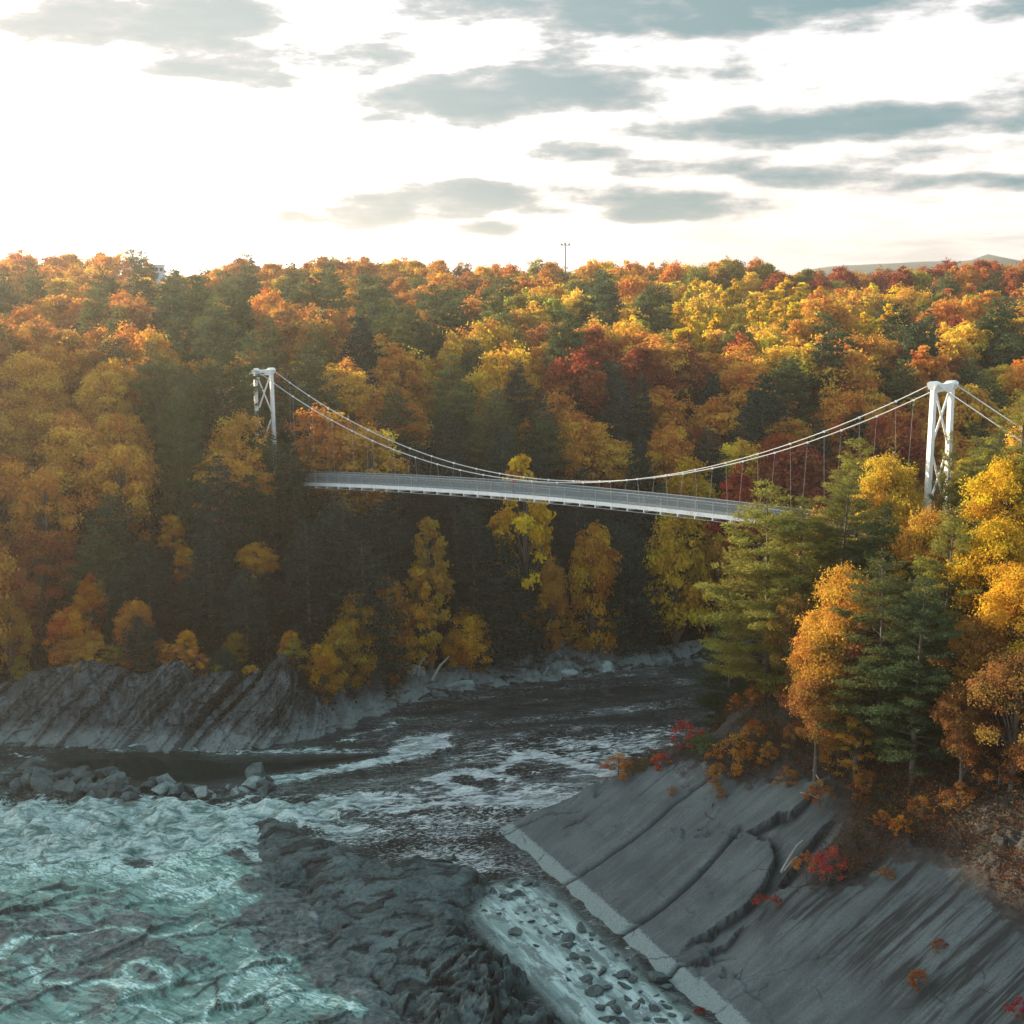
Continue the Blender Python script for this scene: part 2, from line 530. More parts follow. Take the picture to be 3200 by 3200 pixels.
fcol = T.mix(teal, T.mix(T.ramp(w1, 0.38, 0.62), (0.24, 0.26, 0.265), (0.78, 0.77, 0.77)), T.mix(T.ramp(w1, 0.36, 0.62), (0.07, 0.155, 0.135), (0.66, 0.77, 0.73)))
fcol = T.mix(T.ramp(T.noise(flow, 6.0, 4, 0.7, 0.5), 0.62, 0.40), fcol, T.mix(0.45, fcol, (0.06, 0.11, 0.11)))
deep = T.mix(teal, (0.004, 0.004, 0.004), (0.009, 0.017, 0.016))
base = T.mix(milky, deep, T.mix(T.ramp(T.noise(T.mapping(T.mapping(g, rot=(0, 0, math.radians(65))), scale=(0.25, 1.3, 1)), 0.9, 7, 0.66, 0.5), 0.40, 0.60), (0.16, 0.22, 0.21), (0.36, 0.45, 0.43)))
rip = T.noise(T.mapping(T.mapping(g, rot=(0, 0, math.radians(-12))), scale=(0.45, 1.0, 1.0)), 3.4, 4, 0.6, 0.5)
rip2 = T.noise(g, 0.8, 4, 0.6, 0.8)
amp = T.math('ADD', T.math('MULTIPLY', T.math('SUBTRACT', 1.0, calm), 0.9), 0.015)
bm = T.n('ShaderNodeBump'); bm.inputs['Distance'].default_value = 0.55
T.link(amp, bm.inputs['Strength']); T.link(T.math('ADD', rip, T.math('MULTIPLY', rip2, 0.6)), bm.inputs['Height'])
sub = T.ramp(T.noise(T.mapping(T.mapping(g, rot=(0, 0, math.radians(65))), scale=(0.5, 1.0, 1)), 0.8, 5, 0.7, 0.3), 0.50, 0.56)
base = T.mix(T.math('MULTIPLY', T.math('MULTIPLY', sub, milky), 0.75), base, (0.055, 0.075, 0.074))
wat = bsdf(T, base, 0.06, bm.outputs[0], 0.5); wat.inputs['IOR'].default_value = 1.33
T.link(T.math('ADD', T.math('MULTIPLY', milky, 0.10), 0.05), wat.inputs['Roughness'])
fb = T.bump(T.math('ADD', w1, w2), 0.8, 0.35)
fsh = bsdf(T, fcol, 0.6, fb, 0.3)
mx = T.n('ShaderNodeMixShader'); T.link(fo, mx.inputs[0]); T.link(wat.outputs[0], mx.inputs[1]); T.link(fsh.outputs[0], mx.inputs[2])
out(T, mx.outputs[0])

# ledge of bedrock with a thin sheet of white water running down over it
M_LEDGE, T = new_mat('ledge_with_running_water')
g = T.n('ShaderNodeNewGeometry').outputs['Position']
foam = T.attr('foam'); hgt = T.attr('rel')
fl = T.mapping(T.mapping(g, rot=(0, 0, math.radians(28))), scale=(0.30, 1.0, 0.6))
a1 = T.noise(fl, 1.5, 9, 0.72, 0.9); a2 = T.noise(fl, 6.0, 6, 0.75, 0.4); a3 = T.noise(g, 0.22, 4, 0.55, 0.6)
rock = T.mix(T.ramp(T.noise(g, 1.8, 6, 0.65), 0.36, 0.66), (0.014, 0.021, 0.022), (0.095, 0.125, 0.12))
rock = T.mix(T.ramp(T.noise(g, 0.45, 4, 0.6), 0.55, 0.7), rock, (0.21, 0.20, 0.20))
thin_w = T.mix(T.ramp(a1, 0.35, 0.65), (0.045, 0.112, 0.094), (0.19, 0.335, 0.285))
wh = T.mix(T.ramp(a2, 0.32, 0.66), (0.16, 0.31, 0.265), (0.68, 0.80, 0.75))
amt = T.math('ADD', T.math('ADD', T.math('MULTIPLY', a1, 0.75), T.math('MULTIPLY', a3, 0.55)), T.math('SUBTRACT', T.math('MULTIPLY', foam, 0.55), T.math('ADD', 0.42, T.math('MULTIPLY', hgt, 0.25))))
k1 = T.ramp(amt, 0.24, 0.36)
k2 = T.ramp(T.math('ADD', amt, T.math('MULTIPLY', T.math('SUBTRACT', a2, 0.5), 0.9)), 0.46, 0.64)
col = T.mix(k2, T.mix(k1, rock, thin_w), wh)
col = T.mix(T.attr('crack_or_shade'), col, (0.012, 0.014, 0.014))
out(T, bsdf(T, col, T.ramp(k1, 0, 1, 0.45, 0.32), T.bump(T.math('ADD', T.math('MULTIPLY', a1, 1.2), a2), 0.45, 0.14), 0.5).outputs[0])

# ------------------------------------------------------------------ the lie of the land
far_px = [(0, 2322), (300, 2330), (600, 2335), (900, 2325), (1020, 2300), (1120, 2262), (1230, 2210), (1400, 2168), (1650, 2128),
          (1800, 2112), (2000, 2078), (2150, 2064)]
FAR = [(-400, 96), (-220, 112), (-120, 126), (-85, 133)] + [tuple(at_z(u, v)[:2]) for u, v in far_px] + [(33, 174), (46, 184), (75, 192), (140, 198), (400, 205)]
FAR = np.array(FAR)
SLD = np.array([0.418, -0.909]); SLN = np.array([0.909, 0.418]); SLA = np.array([-1.4, 116.0]); SLK = 0.60
NORTH = np.array([(-60, 99.5), (-1.4, 116), (5, 118.3), (13, 121), (17, 129), (20.5, 140), (24, 150), (29, 160), (45, 168), (80, 174), (400, 184)])

top_px = [(0, 2120), (120, 2090), (220, 2060), (310, 2034), (400, 2062), (470, 2080), (600, 2040), (650, 2078), (800, 2075), (890, 2055), (955, 2030), (1000, 2055),
          (1070, 2060), (1110, 2100), (1250, 2085), (1330, 2120), (1450, 2110), (1560, 2080), (1680, 1985), (1760, 2050), (1900, 2040), (2000, 2030), (2100, 2040)]
_tx, _th = [], []
for u, v in top_px:
    p = at_y(u, v, 147 if u < 1000 else 150 + (u - 1000) * 0.018)
    _tx.append(p[0]); _th.append(p[2])
print('cliff tops', [round(a, 1) for a in _th])


def cliff_top(x):
    return np.interp(x, _tx, _th)


def h_far(x, y):
    d, s, _ = seg_dist(x, y, FAR); d = d * s
    H = cliff_top(x)
    H = np.minimum(H, 12.0)
    z = np.where(d < 0, np.maximum(-3.0, d * 0.8 - 1.0), 0)
    inl = np.interp(d, [0, 6, 20, 38, 62, 120, 200, 300, 420, 800, 3500], [0, 0, 13.5, 20.5, 24, 28, 33.5, 36.5, 36.5, 30, 12])
    up = np.where(d < 7, -2.2 + (H - 0.6) * (np.maximum(d - 1, 0) / 6), H - 1.4)
    up = np.where((d >= 6), np.maximum(inl, np.minimum(H - 1.2 + (d - 6) * 0.12, 14)), up)
    up = up + sstep(10, 30, d) * fbm(x / 28, y / 28, 3, 5) * 3.0
    return np.where(d < 0, z, up), d


def slab_p(x, y):
    return (x - SLA[0]) * SLN[0] + (y - SLA[1]) * SLN[1]


def h_near(x, y):
    p = slab_p(x, y)
    d, s, _ = seg_dist(x, y, NORTH); dn = -d * s
    a = SLK * p
    b = 1.25 * (dn + fbm(x / 3, y / 3, 4, 31) * 1.6 * sstep(0, 3, dn))
    c_ = 22.0 + np.maximum(p - 36, 0) * 0.05 + fbm(x / 15, y / 15, 3, 9) * 1.5

    def smin(a, b, k):
        h = np.clip(0.5 + 0.5 * (b - a) / k, 0, 1)
        return b * (1 - h) + a * h - k * h * (1 - h)
    return smin(smin(a, c_, 2.5), b, 0.5), p, dn


def ground(x, y):
    """height of whatever one would stand on"""
    x = np.atleast_1d(np.asarray(x, float)); y = np.atleast_1d(np.asarray(y, float))
    f, d = h_far(x, y); n, p, dn = h_near(x, y)
    return np.maximum(f, n)


def on_slab(u, v):
    d = ray(u, v); o = np.array([0, 0, CAMZ])
    # z = k*((x-ax)nx+(y-ay)ny)
    k = SLK
    t = (k * ((o[0] - SLA[0]) * SLN[0] + (o[1] - SLA[1]) * SLN[1]) - o[2]) / (d[2] - k * (d[0] * SLN[0] + d[1] * SLN[1]))
    return o + d * t


def on_ground(u, v, y0=70, y1=700):
    """first point of the land on the line of sight"""
    ys = np.concatenate([np.arange(y0, 260, 0.5), np.arange(260, y1, 2)])
    d = ray(u, v); P = d[None, :] * (ys / d[1])[:, None] + np.array([0, 0, CAMZ])
    g_ = ground(P[:, 0], P[:, 1]); k = np.where(P[:, 2] <= np.maximum(g_, 0))[0]
    return P[k[0]] if len(k) else P[-1]


# the one ground sheet, out to the horizon
xs = np.concatenate([-np.geomspace(260, 6000, 26)[::-1], np.arange(-255, 256, 3.0), np.geomspace(260, 6000, 26)])
ys = np.concatenate([[-600, -200, -60], np.arange(0, 460, 3.0), np.geomspace(465, 7000, 30)])
Xg, Yg = np.meshgrid(xs, ys)
hf, df = h_far(Xg, Yg)
hn, pn, dnn = h_near(Xg, Yg)
Zg = np.maximum(hf - 0.4, np.where(pn > 0, hn - 1.5, -3))
Zg = np.where(Yg < 30, np.where(np.abs(Xg) < 20, -3, Zg), Zg)
tag(link('ground', grid_mesh('ground', None, None, Zg, M_GROUND, xy=(Xg, Yg))), kind='structure')

# far hills beyond the plateau, blue with distance
M_HILL, T = new_mat('wooded_hill')
out(T, bsdf(T, (0.05, 0.065, 0.05), 0.95).outputs[0])
xs = np.linspace(-1500, 1560, 140); ys = np.linspace(1700, 2300, 14)
Xg, Yg = np.meshgrid(xs, ys)
prof = np.interp(Xg / Yg * 4400 + 1600, [-1600, 2350, 2500, 2620, 2750, 2850, 3000, 3060, 3110, 3200, 4200, 5200], [18, 20, 46, 53, 56, 57.5, 57, 68, 64, 56, 40, 15])
Zg = (prof + fbm(Xg / 60, Yg / 60, 4, 3) * 3) * np.sin(np.linspace(0.05, math.pi, 14))[:, None] ** 0.6
tag(link('hills', grid_mesh('hills', None, None, Zg, M_HILL, xy=(Xg, Yg))), kind='structure')

# ------------------------------------------------------------------ far cliff
A = [0.0]
for a, b in zip(FAR[:-1], FAR[1:]): A.append(A[-1] + math.hypot(*(b - a)))
A = np.array(A)
i0, i1 = 2, len(FAR) - 3
aa = np.arange(A[i0], A[i1], 0.22)
sx = np.interp(aa, A, FAR[:, 0]); sy = np.interp(aa, A, FAR[:, 1])
kk = 41; ker = np.hanning(kk); ker /= ker.sum()
sx = np.convolve(np.pad(sx, kk // 2, 'edge'), ker, 'valid'); sy = np.convolve(np.pad(sy, kk // 2, 'edge'), ker, 'valid')
tx, ty = np.gradient(sx), np.gradient(sy); L = np.hypot(tx, ty); nx_, ny_ = -ty / L, tx / L
Hc = cliff_top(sx)
ww = np.linspace(0, 1.06, 76)
AA, WW = np.meshgrid(aa, ww)
Hh = Hc[None, :] * np.ones_like(WW)
zz = -1.0 + WW * (Hh + 1.0)


def steps1(t, seed):
    """1-D broken staircase: random levels on random-width beds"""
    k = np.floor(t + vnoise(t * 0.7, t * 0 + seed, seed) * 0.9).astype(np.int64)
    return _h(k, k * 0 + seed, seed) - 0.5


right = sstep(-18, -8, sx)[None, :]                     # the bank downstream is rubble rather than strata
ph = AA - zz * 0.95
ph = ph + fbm(AA / 6, zz / 6, 2, 77) * 0.8
disp = steps1(ph / 2.6, 3) * 2.4 + steps1(ph / 0.85, 8) * 1.1 + steps1((AA + zz * 0.9) / 2.2, 21) * 0.7 + steps1((AA + zz * 0.9) / 0.8, 23) * 0.22
fc, _ = facets(AA, zz * 1.4, 2.2, 51); fc2, _ = facets(AA, zz * 1.4, 0.9, 57)
disp = disp * (1 - 0.75 * right) + (fc * 1.6 + fc2 * 0.8) * (0.35 + 0.65 * right)
disp = disp + fbm(AA / 1.3, zz / 1.3, 3, 61) * 0.3
disp *= sstep(0.0, 0.12, WW) * 0.9 + 0.1
run = 6.0 * WW ** 0.9 - 1.6
Xc = sx[None] + nx_[None] * (run - disp * 0.75); Yc = sy[None] + ny_[None] * (run - disp * 0.75)
Zc = zz + disp * 0.45 * sstep(0.1, 0.5, WW)
pale = sstep(2.2, 0.5, Zc + fbm(AA / 2, zz, 3, 5)) * 0.7
tag(link('cliff', grid_mesh('cliff', None, None, Zc, M_CLIFF, smooth=False, xy=(Xc, Yc), attrs={'pale': pale})), kind='structure')

# ------------------------------------------------------------------ near bank with the smooth slab
ss = np.concatenate([np.arange(-60, -10, 0.7), np.arange(-10, 44, 0.15), np.arange(44, 90, 1.0)])
pp = np.concatenate([np.arange(-2.0, 25, 0.14), np.arange(25, 50, 0.4), np.arange(50, 110, 2.0)])
S_, P_ = np.meshgrid(ss, pp)
Xn = SLA[0] + S_ * SLD[0] + P_ * SLN[0]; Yn = SLA[1] + S_ * SLD[1] + P_ * SLN[1]
Zn, _, DN = h_near(Xn, Yn)
Zn = np.maximum(Zn, -2.5)
Zn += fbm(Xn / 7, Yn / 7, 3, 91) * 0.35 * sstep(0.5, 6, P_)
crack_or_shade = np.zeros_like(Zn)


def slab_line(pts):
    return [tuple(on_slab(u, v)[:2]) for u, v in pts]


_fb, _ = facets(Xn, Yn, 0.9, 171, 0.2); _fb2, _ = facets(Xn, Yn, 0.45, 173, 0.2)
wob = fbm(Xn / 1.1, Yn / 1.1, 3, 17) * 0.2 + _fb * 0.16 + _fb2 * 0.10
for pts, w, dep in [([(1700, 2797), (1800, 2742), (1900, 2672), (2010, 2590), (2110, 2500), (2200, 2440), (2260, 2390)], .16, .30),
                    ([(1905, 2942), (2010, 2872), (2110, 2797), (2180, 2735), (2250, 2655), (2310, 2580)], .22, .40),
                    ([(1565, 2615), (1640, 2572), (1700, 2548), (1815, 2525)], .09, .18), ([(1765, 2585), (1830, 2550)], .12, .2),
                    ([(1595, 2660), (1640, 2590), (1680, 2530)], .06, .08), ([(1830, 2560), (1870, 2600), (1895, 2625)], .05, .08),
                    ([(2030, 2740), (2080, 2800)], .06, .1), ([(2110, 2797), (2190, 2865)], .06, .1), ([(2200, 2745), (2226, 2812)], .06, .1),
                    ([(2220, 3172), (2300, 3110), (2400, 3060)], .08, .12), ([(2090, 3050), (2120, 3010), (2190, 2985)], .2, .35),
                    ([(2190, 2985), (2300, 2960)], .1, .15), ([(2350, 3035), (2420, 3030), (2520, 2990), (2640, 2950)], .06, .1),
                    ([(1850, 2885), (1885, 2850)], .07, .1), ([(2480, 2860), (2560, 2790), (2620, 2720)], .10, .2), ([(2520, 2850), (2610, 2790)], .06, .12),
                    ([(2700, 2900), (2900, 2740)], .06, .08), ([(2380, 2850), (2400, 2810)], .08, .15), ([(2000, 2480), (2100, 2400), (2180, 2350)], .08, .12)]:
    d, s, _ = seg_dist(Xn + wob, Yn + wob, slab_line(pts))
    k = np.exp(-(d / w) ** 2)
    Zn -= dep * k; crack_or_shade = np.maximum(crack_or_shade, np.exp(-(d / (w * 0.8)) ** 2) * min(1, dep / 0.2))
    # the two sides of a joint rarely lie level
    Zn -= dep * 0.35 * np.exp(-d / 1.2) * (s < 0)
for pts, amp in [([(2105, 3000), (2170, 2925), (2262, 2875), (2335, 2825), (2400, 2740), (2425, 2665), (2400, 2620), (2320, 2612), (2390, 2560), (2475, 2520), (2560, 2450), (2625, 2380)], 0.75),
                 ([(2420, 2760), (2500, 2655), (2575, 2560), (2630, 2520)], 0.6), ([(2140, 3010), (2260, 2930), (2330, 2860)], 0.35)]:
    w2_ = fbm(Xn / 2.5, Yn / 2.5, 2, 19) * 0.5 + _fb * 0.55 + _fb2 * 0.25
    P2 = slab_line(pts); tot_l = sum(math.hypot(b[0] - a[0], b[1] - a[1]) for a, b in zip(P2[:-1], P2[1:]))
    d, s, al = seg_dist(Xn + w2_, Yn + w2_, P2)
    tp = sstep(0, 0.18, al / tot_l) * sstep(1.0, 0.8, al / tot_l)
    Zn -= amp * tp * np.where(s < 0, np.exp(-d / 5.0), 0)
    crack_or_shade = np.maximum(crack_or_shade, np.where(s < 0, np.exp(-(d / 0.55) ** 2), np.exp(-(d / 0.08) ** 2)) * sstep(0, 0.12, tp))  # also blackens the strip below each step: painted overhang shade
u_, v_ = project((Xn, Yn, Zn))
# soil and scree begin above a line that climbs from the river to the upper right
soil_line = [tuple(on_slab(u, v)[:2]) for u, v in [(1990, 2400), (2150, 2390), (2300, 2440), (2420, 2440), (2560, 2430), (2640, 2560), (2560, 2640), (2520, 2760), (2660, 2760), (2760, 2700), (2880, 2680), (3000, 2720), (3100, 2830), (3200, 2900), (3400, 2960)]]
d, s, _ = seg_dist(Xn, Yn, soil_line)
veg = np.clip(0.5 + d * s * 0.28, 0, 1)
veg = np.where(P_ > 24, 1, veg)
vg = sstep(0.45, 0.8, veg)
rg, _e = facets(Xn, Yn, 1.7, 71, 0.9); rg2, _e = facets(Xn, Yn, 0.6, 75, 0.9)
Zn += vg * (fbm(Xn / 2.2, Yn / 2.2, 5, 41) * 0.6 + rg * 0.30 + rg2 * 0.22)
# north side: broken rock falling to the water
nb = sstep(7, 2, DN) * sstep(3, 8, P_)
Zn += nb * (rg * 1.2 + rg2 * 0.4)
st_c = slab_line([(2560, 3020), (2880, 2880)])
streak = sstep(5.0, 11.0, S_ * 0.55 - 6) * sstep(4, 8, P_)
streak = np.clip(sstep(24, 30, S_) * sstep(5.5, 9, P_) + sstep(2, 6, P_) * 0.15, 0, 1)
scree = sstep(9.5, 13, P_) * sstep(18, 6, S_)
pale = sstep(1.05, 0.25, Zn) * (P_ < 6)
me = grid_mesh('rock_slab', None, None, Zn, M_SLAB, smooth=True, xy=(Xn, Yn),
               attrs={'pale': pale, 'veg': veg, 'crack_or_shade': crack_or_shade * (1 - vg), 'streak': streak, 'scree': scree})
tag(link('rock_slab', me), kind='structure')

# ------------------------------------------------------------------ the river
def wpoly(pts):
    return [tuple(at_z(u, v)[:2]) for u, v in pts]


xs = np.concatenate([np.arange(-130, -62, 1.5), np.arange(-62, 32, 0.27), np.arange(32, 140, 1.5)])
ys = np.concatenate([np.arange(40, 82, 1.5), np.arange(82, 176, 0.27), np.arange(176, 215, 1.5)])
Xw, Yw = np.meshgrid(xs, ys)
foam = np.zeros_like(Xw)


def blob(pts, soft, val):
    sd = poly_sd(Xw, Yw, wpoly(pts))
    return sstep(-soft, soft, sd) * val


def stripe(pts, w, val):
    d, s, _ = seg_dist(Xw, Yw, wpoly(pts))
    return np.exp(-(d / w) ** 2) * val


foam += 0.24
foam = np.maximum(foam, blob([(-600, 2450), (0, 2470), (300, 2490), (700, 2480), (1000, 2475), (1500, 2440), (1850, 2440), (1950, 2470), (1700, 2530), (1500, 2570), (1000, 2600), (900, 2700), (-600, 2760)], 4, 0.60))
foam = np.maximum(foam, blob([(-600, 2480), (200, 2500), (500, 2500), (900, 2500), (1150, 2510), (1080, 2560), (820, 2640), (500, 2700), (-600, 2800)], 3, 0.90))
foam = np.maximum(foam, stripe([(280, 2500), (420, 2530), (560, 2560), (800, 2560), (1000, 2530), (1130, 2510)], 3, 1.0))
foam = np.maximum(foam, blob([(1180, 2370), (1270, 2300), (1400, 2295), (1420, 2330), (1330, 2360), (1230, 2385)], 1.8, 0.95))
foam = np.maximum(foam, stripe([(830, 2440), (980, 2415), (1200, 2375), (1330, 2335)], 1.6, 0.92))
foam = np.maximum(foam, stripe([(380, 2325), (520, 2330), (700, 2350), (850, 2345), (1150, 2345)], 1.2, 0.62))
foam = np.maximum(foam, stripe([(0, 2325), (200, 2335), (380, 2345)], 0.8, 0.50))
foam = np.maximum(foam, stripe([(20, 2350), (120, 2370), (190, 2385)], 0.8, 0.6))
foam = np.maximum(foam, stripe([(1500, 2430), (1660, 2350), (1760, 2370), (1900, 2420)], 1.4, 0.85))
foam = np.maximum(foam, stripe([(1500, 2480), (1350, 2440), (1450, 2410), (1600, 2430)], 1.4, 0.85))
foam = np.maximum(foam, blob([(1400, 2330), (1700, 2280), (2150, 2250), (2150, 2360), (1900, 2440), (1400, 2400)], 6, 0.56))
foam = np.maximum(foam, stripe([(1300, 2215), (1500, 2180), (1700, 2150), (2150, 2130)], 2.5, 0.34))
foam = np.maximum(foam, stripe([(1000, 2340), (1150, 2290), (1250, 2250)], 1.2, 0.5))
foam = np.maximum(foam, stripe([(1550, 2260), (1900, 2220), (2200, 2190)], 2.5, 0.36))
calm = blob([(150, 2372), (450, 2352), (700, 2372), (900, 2372), (1150, 2358), (1180, 2362), (900, 2412), (760, 2436), (640, 2450), (420, 2448), (200, 2400)], 1.5, 1.0)
foam *= (1 - calm * 0.97)
dark = blob([(1300, 2190), (1500, 2160), (2200, 2090), (2200, 2260), (1700, 2290), (1500, 2290)], 3, 0.5)
foam *= (1 - dark * 0.35)
painted_glint = blob([(900, 2590), (1200, 2560), (1700, 2490), (1950, 2450), (1550, 2590), (1560, 2680), (1690, 2760), (1540, 2780), (1300, 2680), (1060, 2640)], 3, 1.0)
foam = np.where(painted_glint > 0.3, np.minimum(foam, 0.50 - 0.02 * painted_glint) , foam)
foam = np.maximum(foam, stripe([(940, 2590), (1040, 2590), (1130, 2585)], 0.9, 0.85))
milky = blob([(1540, 2770), (1640, 2750), (1720, 2790), (1900, 2960), (2050, 3080), (2300, 3300), (2300, 3500), (1700, 3500), (1800, 3200), (1560, 2960), (1480, 2860)], 1.2, 1.0)
foam = foam * (1 - milky)
calm = np.clip(calm + milky * 0.9, 0, 1)
teal = sstep(1300, 700, project((Xw, Yw, Xw * 0))[0])
teal = sstep(-4, -26, Xw)
Zw = fbm(Xw / 5.0, Yw / 3.0, 3, 12) * 0.30 * (1 - calm) + fbm(Xw / 1.6 + Yw / 6, Yw / 1.1, 4, 14) * 0.55 * np.clip(foam - 0.2, 0, 1) * (1 - calm)
rap = blob([(-600, 2480), (500, 2500), (900, 2500), (1150, 2530), (900, 2640), (-600, 2800)], 3, 1.0)
Zw += rap * (fbm(Xw / 2.4, Yw / 1.6, 4, 15) * 1.5 + 0.25)
me = grid_mesh('river', None, None, Zw, M_WATER, True, xy=(Xw, Yw), attrs={'foam': foam, 'calm': calm, 'milky': milky, 'painted_glint': painted_glint, 'teal': teal})
tag(link('river', me), kind='structure')

# ------------------------------------------------------------------ foreground bedrock: wet ledge on the left, black ridge in the middle
LEDGE = wpoly([(-900, 2700), (-300, 2660), (0, 2640), (130, 2650), (330, 2620), (480, 2680), (640, 2620), (790, 2600), (880, 2680), (1040, 2830), (1170, 2990), (1320, 3140), (1440, 3270), (1560, 3500), (-1500, 3500)])
xs = np.concatenate([np.arange(-110, -46, 1.2), np.arange(-46, 4, 0.15)]); ys = np.concatenate([np.arange(60, 80, 0.8), np.arange(80, 120, 0.15)])
Xl, Yl = np.meshgrid(xs, ys)
sd = poly_sd(Xl, Yl, LEDGE)
sd2 = sd + fbm(Xl / 3, Yl / 3, 4, 22) * 2.5
r_ = math.radians(-38); Xr = Xl * math.cos(r_) - Yl * math.sin(r_); Yr = Xl * math.sin(r_) + Yl * math.cos(r_)
wx = Xr + fbm(Xl / 4, Yl / 4, 3, 28) * 1.6; wy = Yr + fbm(Xl / 4, Yl / 4, 3, 29) * 1.6
fa, ea = facets(wx * 0.42, wy, 2.6, 33, 0.8); fb_, eb = facets(wx * 0.5, wy, 1.0, 37, 0.8)
f3, e3 = facets(wx * 0.6, wy, 0.42, 39, 0.8)
rel = fa * 0.36 + fb_ * 0.17 + f3 * 0.07 + fbm(Xl / 5, Yl / 5, 3, 44) * 0.7
Zl = -0.9 + 1.2 * sstep(-1, 3.5, sd2) + np.clip(sd, 0, 30) * 0.055 + rel * sstep(-0.5, 3, sd2)
lf = np.clip(1.05 - np.clip(sd2, 0, 40) * 0.055, 0.25, 1)
lf = np.maximum(lf, np.exp(-((fbm(Xl / 7, Yl / 7, 3, 66)) / 0.07) ** 2) * 0.85)
_db, _, _ = seg_dist(Xl, Yl, wpoly([(760, 2600), (830, 2700), (930, 2850), (1060, 3010), (1210, 3170), (1340, 3320), (1500, 3500)]))
_db = _db + fbm(Xl / 2.5, Yl / 2.5, 4, 63) * 4.0
_edge = sstep(4.5, 0.8, _db)
lf = lf * (1 - 0.95 * _edge) - 0.55 * _edge
rel = rel + 0.3 * _edge
ck = np.clip(sstep(0.07, 0.0, ea) * sstep(0.2, 0.3, vnoise(Xl / 3, Yl / 3, 4) + 0.35) * 0.9, 0, 1)
me = grid_mesh('rock_ledge', None, None, Zl, M_LEDGE, False, xy=(Xl, Yl), attrs={'foam': lf, 'rel': np.clip(rel * 0.5 + 0.5, 0, 1), 'crack_or_shade': ck})
tag(link('rock_ledge', me), kind='structure')

RIDGE = wpoly([(770, 2585), (850, 2565), (960, 2580), (1060, 2640), (1180, 2680), (1300, 2680), (1420, 2680), (1530, 2730), (1590, 2790), (1535, 2815), (1510, 2870), (1560, 2950),
               (1650, 3020), (1700, 3090), (1800, 3190), (1950, 3350), (2000, 3500), (1500, 3500), (1330, 3330), (1200, 3180), (1050, 3020), (920, 2860), (820, 2720)])
xs = np.arange(-24, 12, 0.13); ys = np.arange(74, 122, 0.13)
Xr_, Yr_ = np.meshgrid(xs, ys)
sd = poly_sd(Xr_, Yr_, RIDGE)
sdn = sd + fbm(Xr_ / 2, Yr_ / 2, 4, 52) * 1.8 + fbm(Xr_ / 5, Yr_ / 5, 2, 56) * 2.0
r_ = math.radians(-40); Xq = Xr_ * math.cos(r_) - Yr_ * math.sin(r_); Yq = Xr_ * math.sin(r_) + Yr_ * math.cos(r_)
wx = Xq + fbm(Xr_ / 3, Yr_ / 3, 3, 53) * 1.4; wy = Yq + fbm(Xr_ / 3, Yr_ / 3, 3, 54) * 1.4
fa, ea = facets(wx * 0.6, wy, 3.2, 83, 2.0); fb_, eb = facets(wx * 0.6, wy, 1.4, 87, 2.0); f3, e3 = facets(wx, wy * 1.3, 0.65, 89, 2.0)
chunky = sstep(-6, 2, Xr_ - (Yr_ - 100) * 0.15)          # smooth back on the left, broken blocks on the right
Zr = -0.9 + 1.55 * sstep(-0.5, 2.6, sdn) + np.clip(sd - 3, 0, 8) * 0.05
Zr += sstep(-0.3, 1.5, sdn) * ((fa * 0.55 + fb_ * 0.30) * (0.35 + 0.60 * chunky) + fb_ * 0.42 * chunky + f3 * (0.05 + 0.34 * chunky) + fbm(Xr_ / 2.5, Yr_ / 2.5, 3, 58) * 0.18 + fbm(Xr_ / 0.5, Yr_ / 0.5, 2, 59) * 0.10 * chunky)
tag(link('rock_outcrop', grid_mesh('rock_outcrop', None, None, Zr, M_RIDGE, False, xy=(Xr_, Yr_), attrs={'crack_or_shade': np.clip(0.8 * (fb_ < -0.42) + 0.75 * (f3 < -0.45) * (0.3 + 0.7 * chunky) + np.maximum(sstep(0.09, 0.0, ea), sstep(0.12, 0.0, eb) * (0.35 + 0.65 * chunky)) * sstep(-0.05, 0.25, fbm(Xr_ / 2, Yr_ / 2, 2, 5) + 0.15 * chunky), 0, 1)})), kind='structure')


def land(x, y):
    """highest surface under a point, including the slab, ledge and outcrop"""
    z = float(ground(x, y)[0])
    return z


# ------------------------------------------------------------------ trees
def quads(C_, N_, T_, sx_, sy_):
    """leaf faces: centres, normals, long directions, half sizes -> V, F (rhombus-like quads)"""
    N_ = N_ / (np.linalg.norm(N_, axis=1)[:, None] + 1e-9)
    B_ = np.cross(N_, T_); B_ /= np.linalg.norm(B_, axis=1)[:, None] + 1e-9
    T2 = np.cross(B_, N_)
    a = C_ + T2 * sx_[:, None]; b = C_ + B_ * sy_[:, None] + T2 * (sx_ * 0.15)[:, None]
    c_ = C_ - T2 * sx_[:, None]; d = C_ - B_ * sy_[:, None] + T2 * (sx_ * 0.15)[:, None]
    V = np.stack([a, b, c_, d], 1).reshape(-1, 3)
    F = np.arange(len(V)).reshape(-1, 4)
    return V, F


def unit(v):
    return v / (np.linalg.norm(v, axis=-1, keepdims=True) + 1e-9)


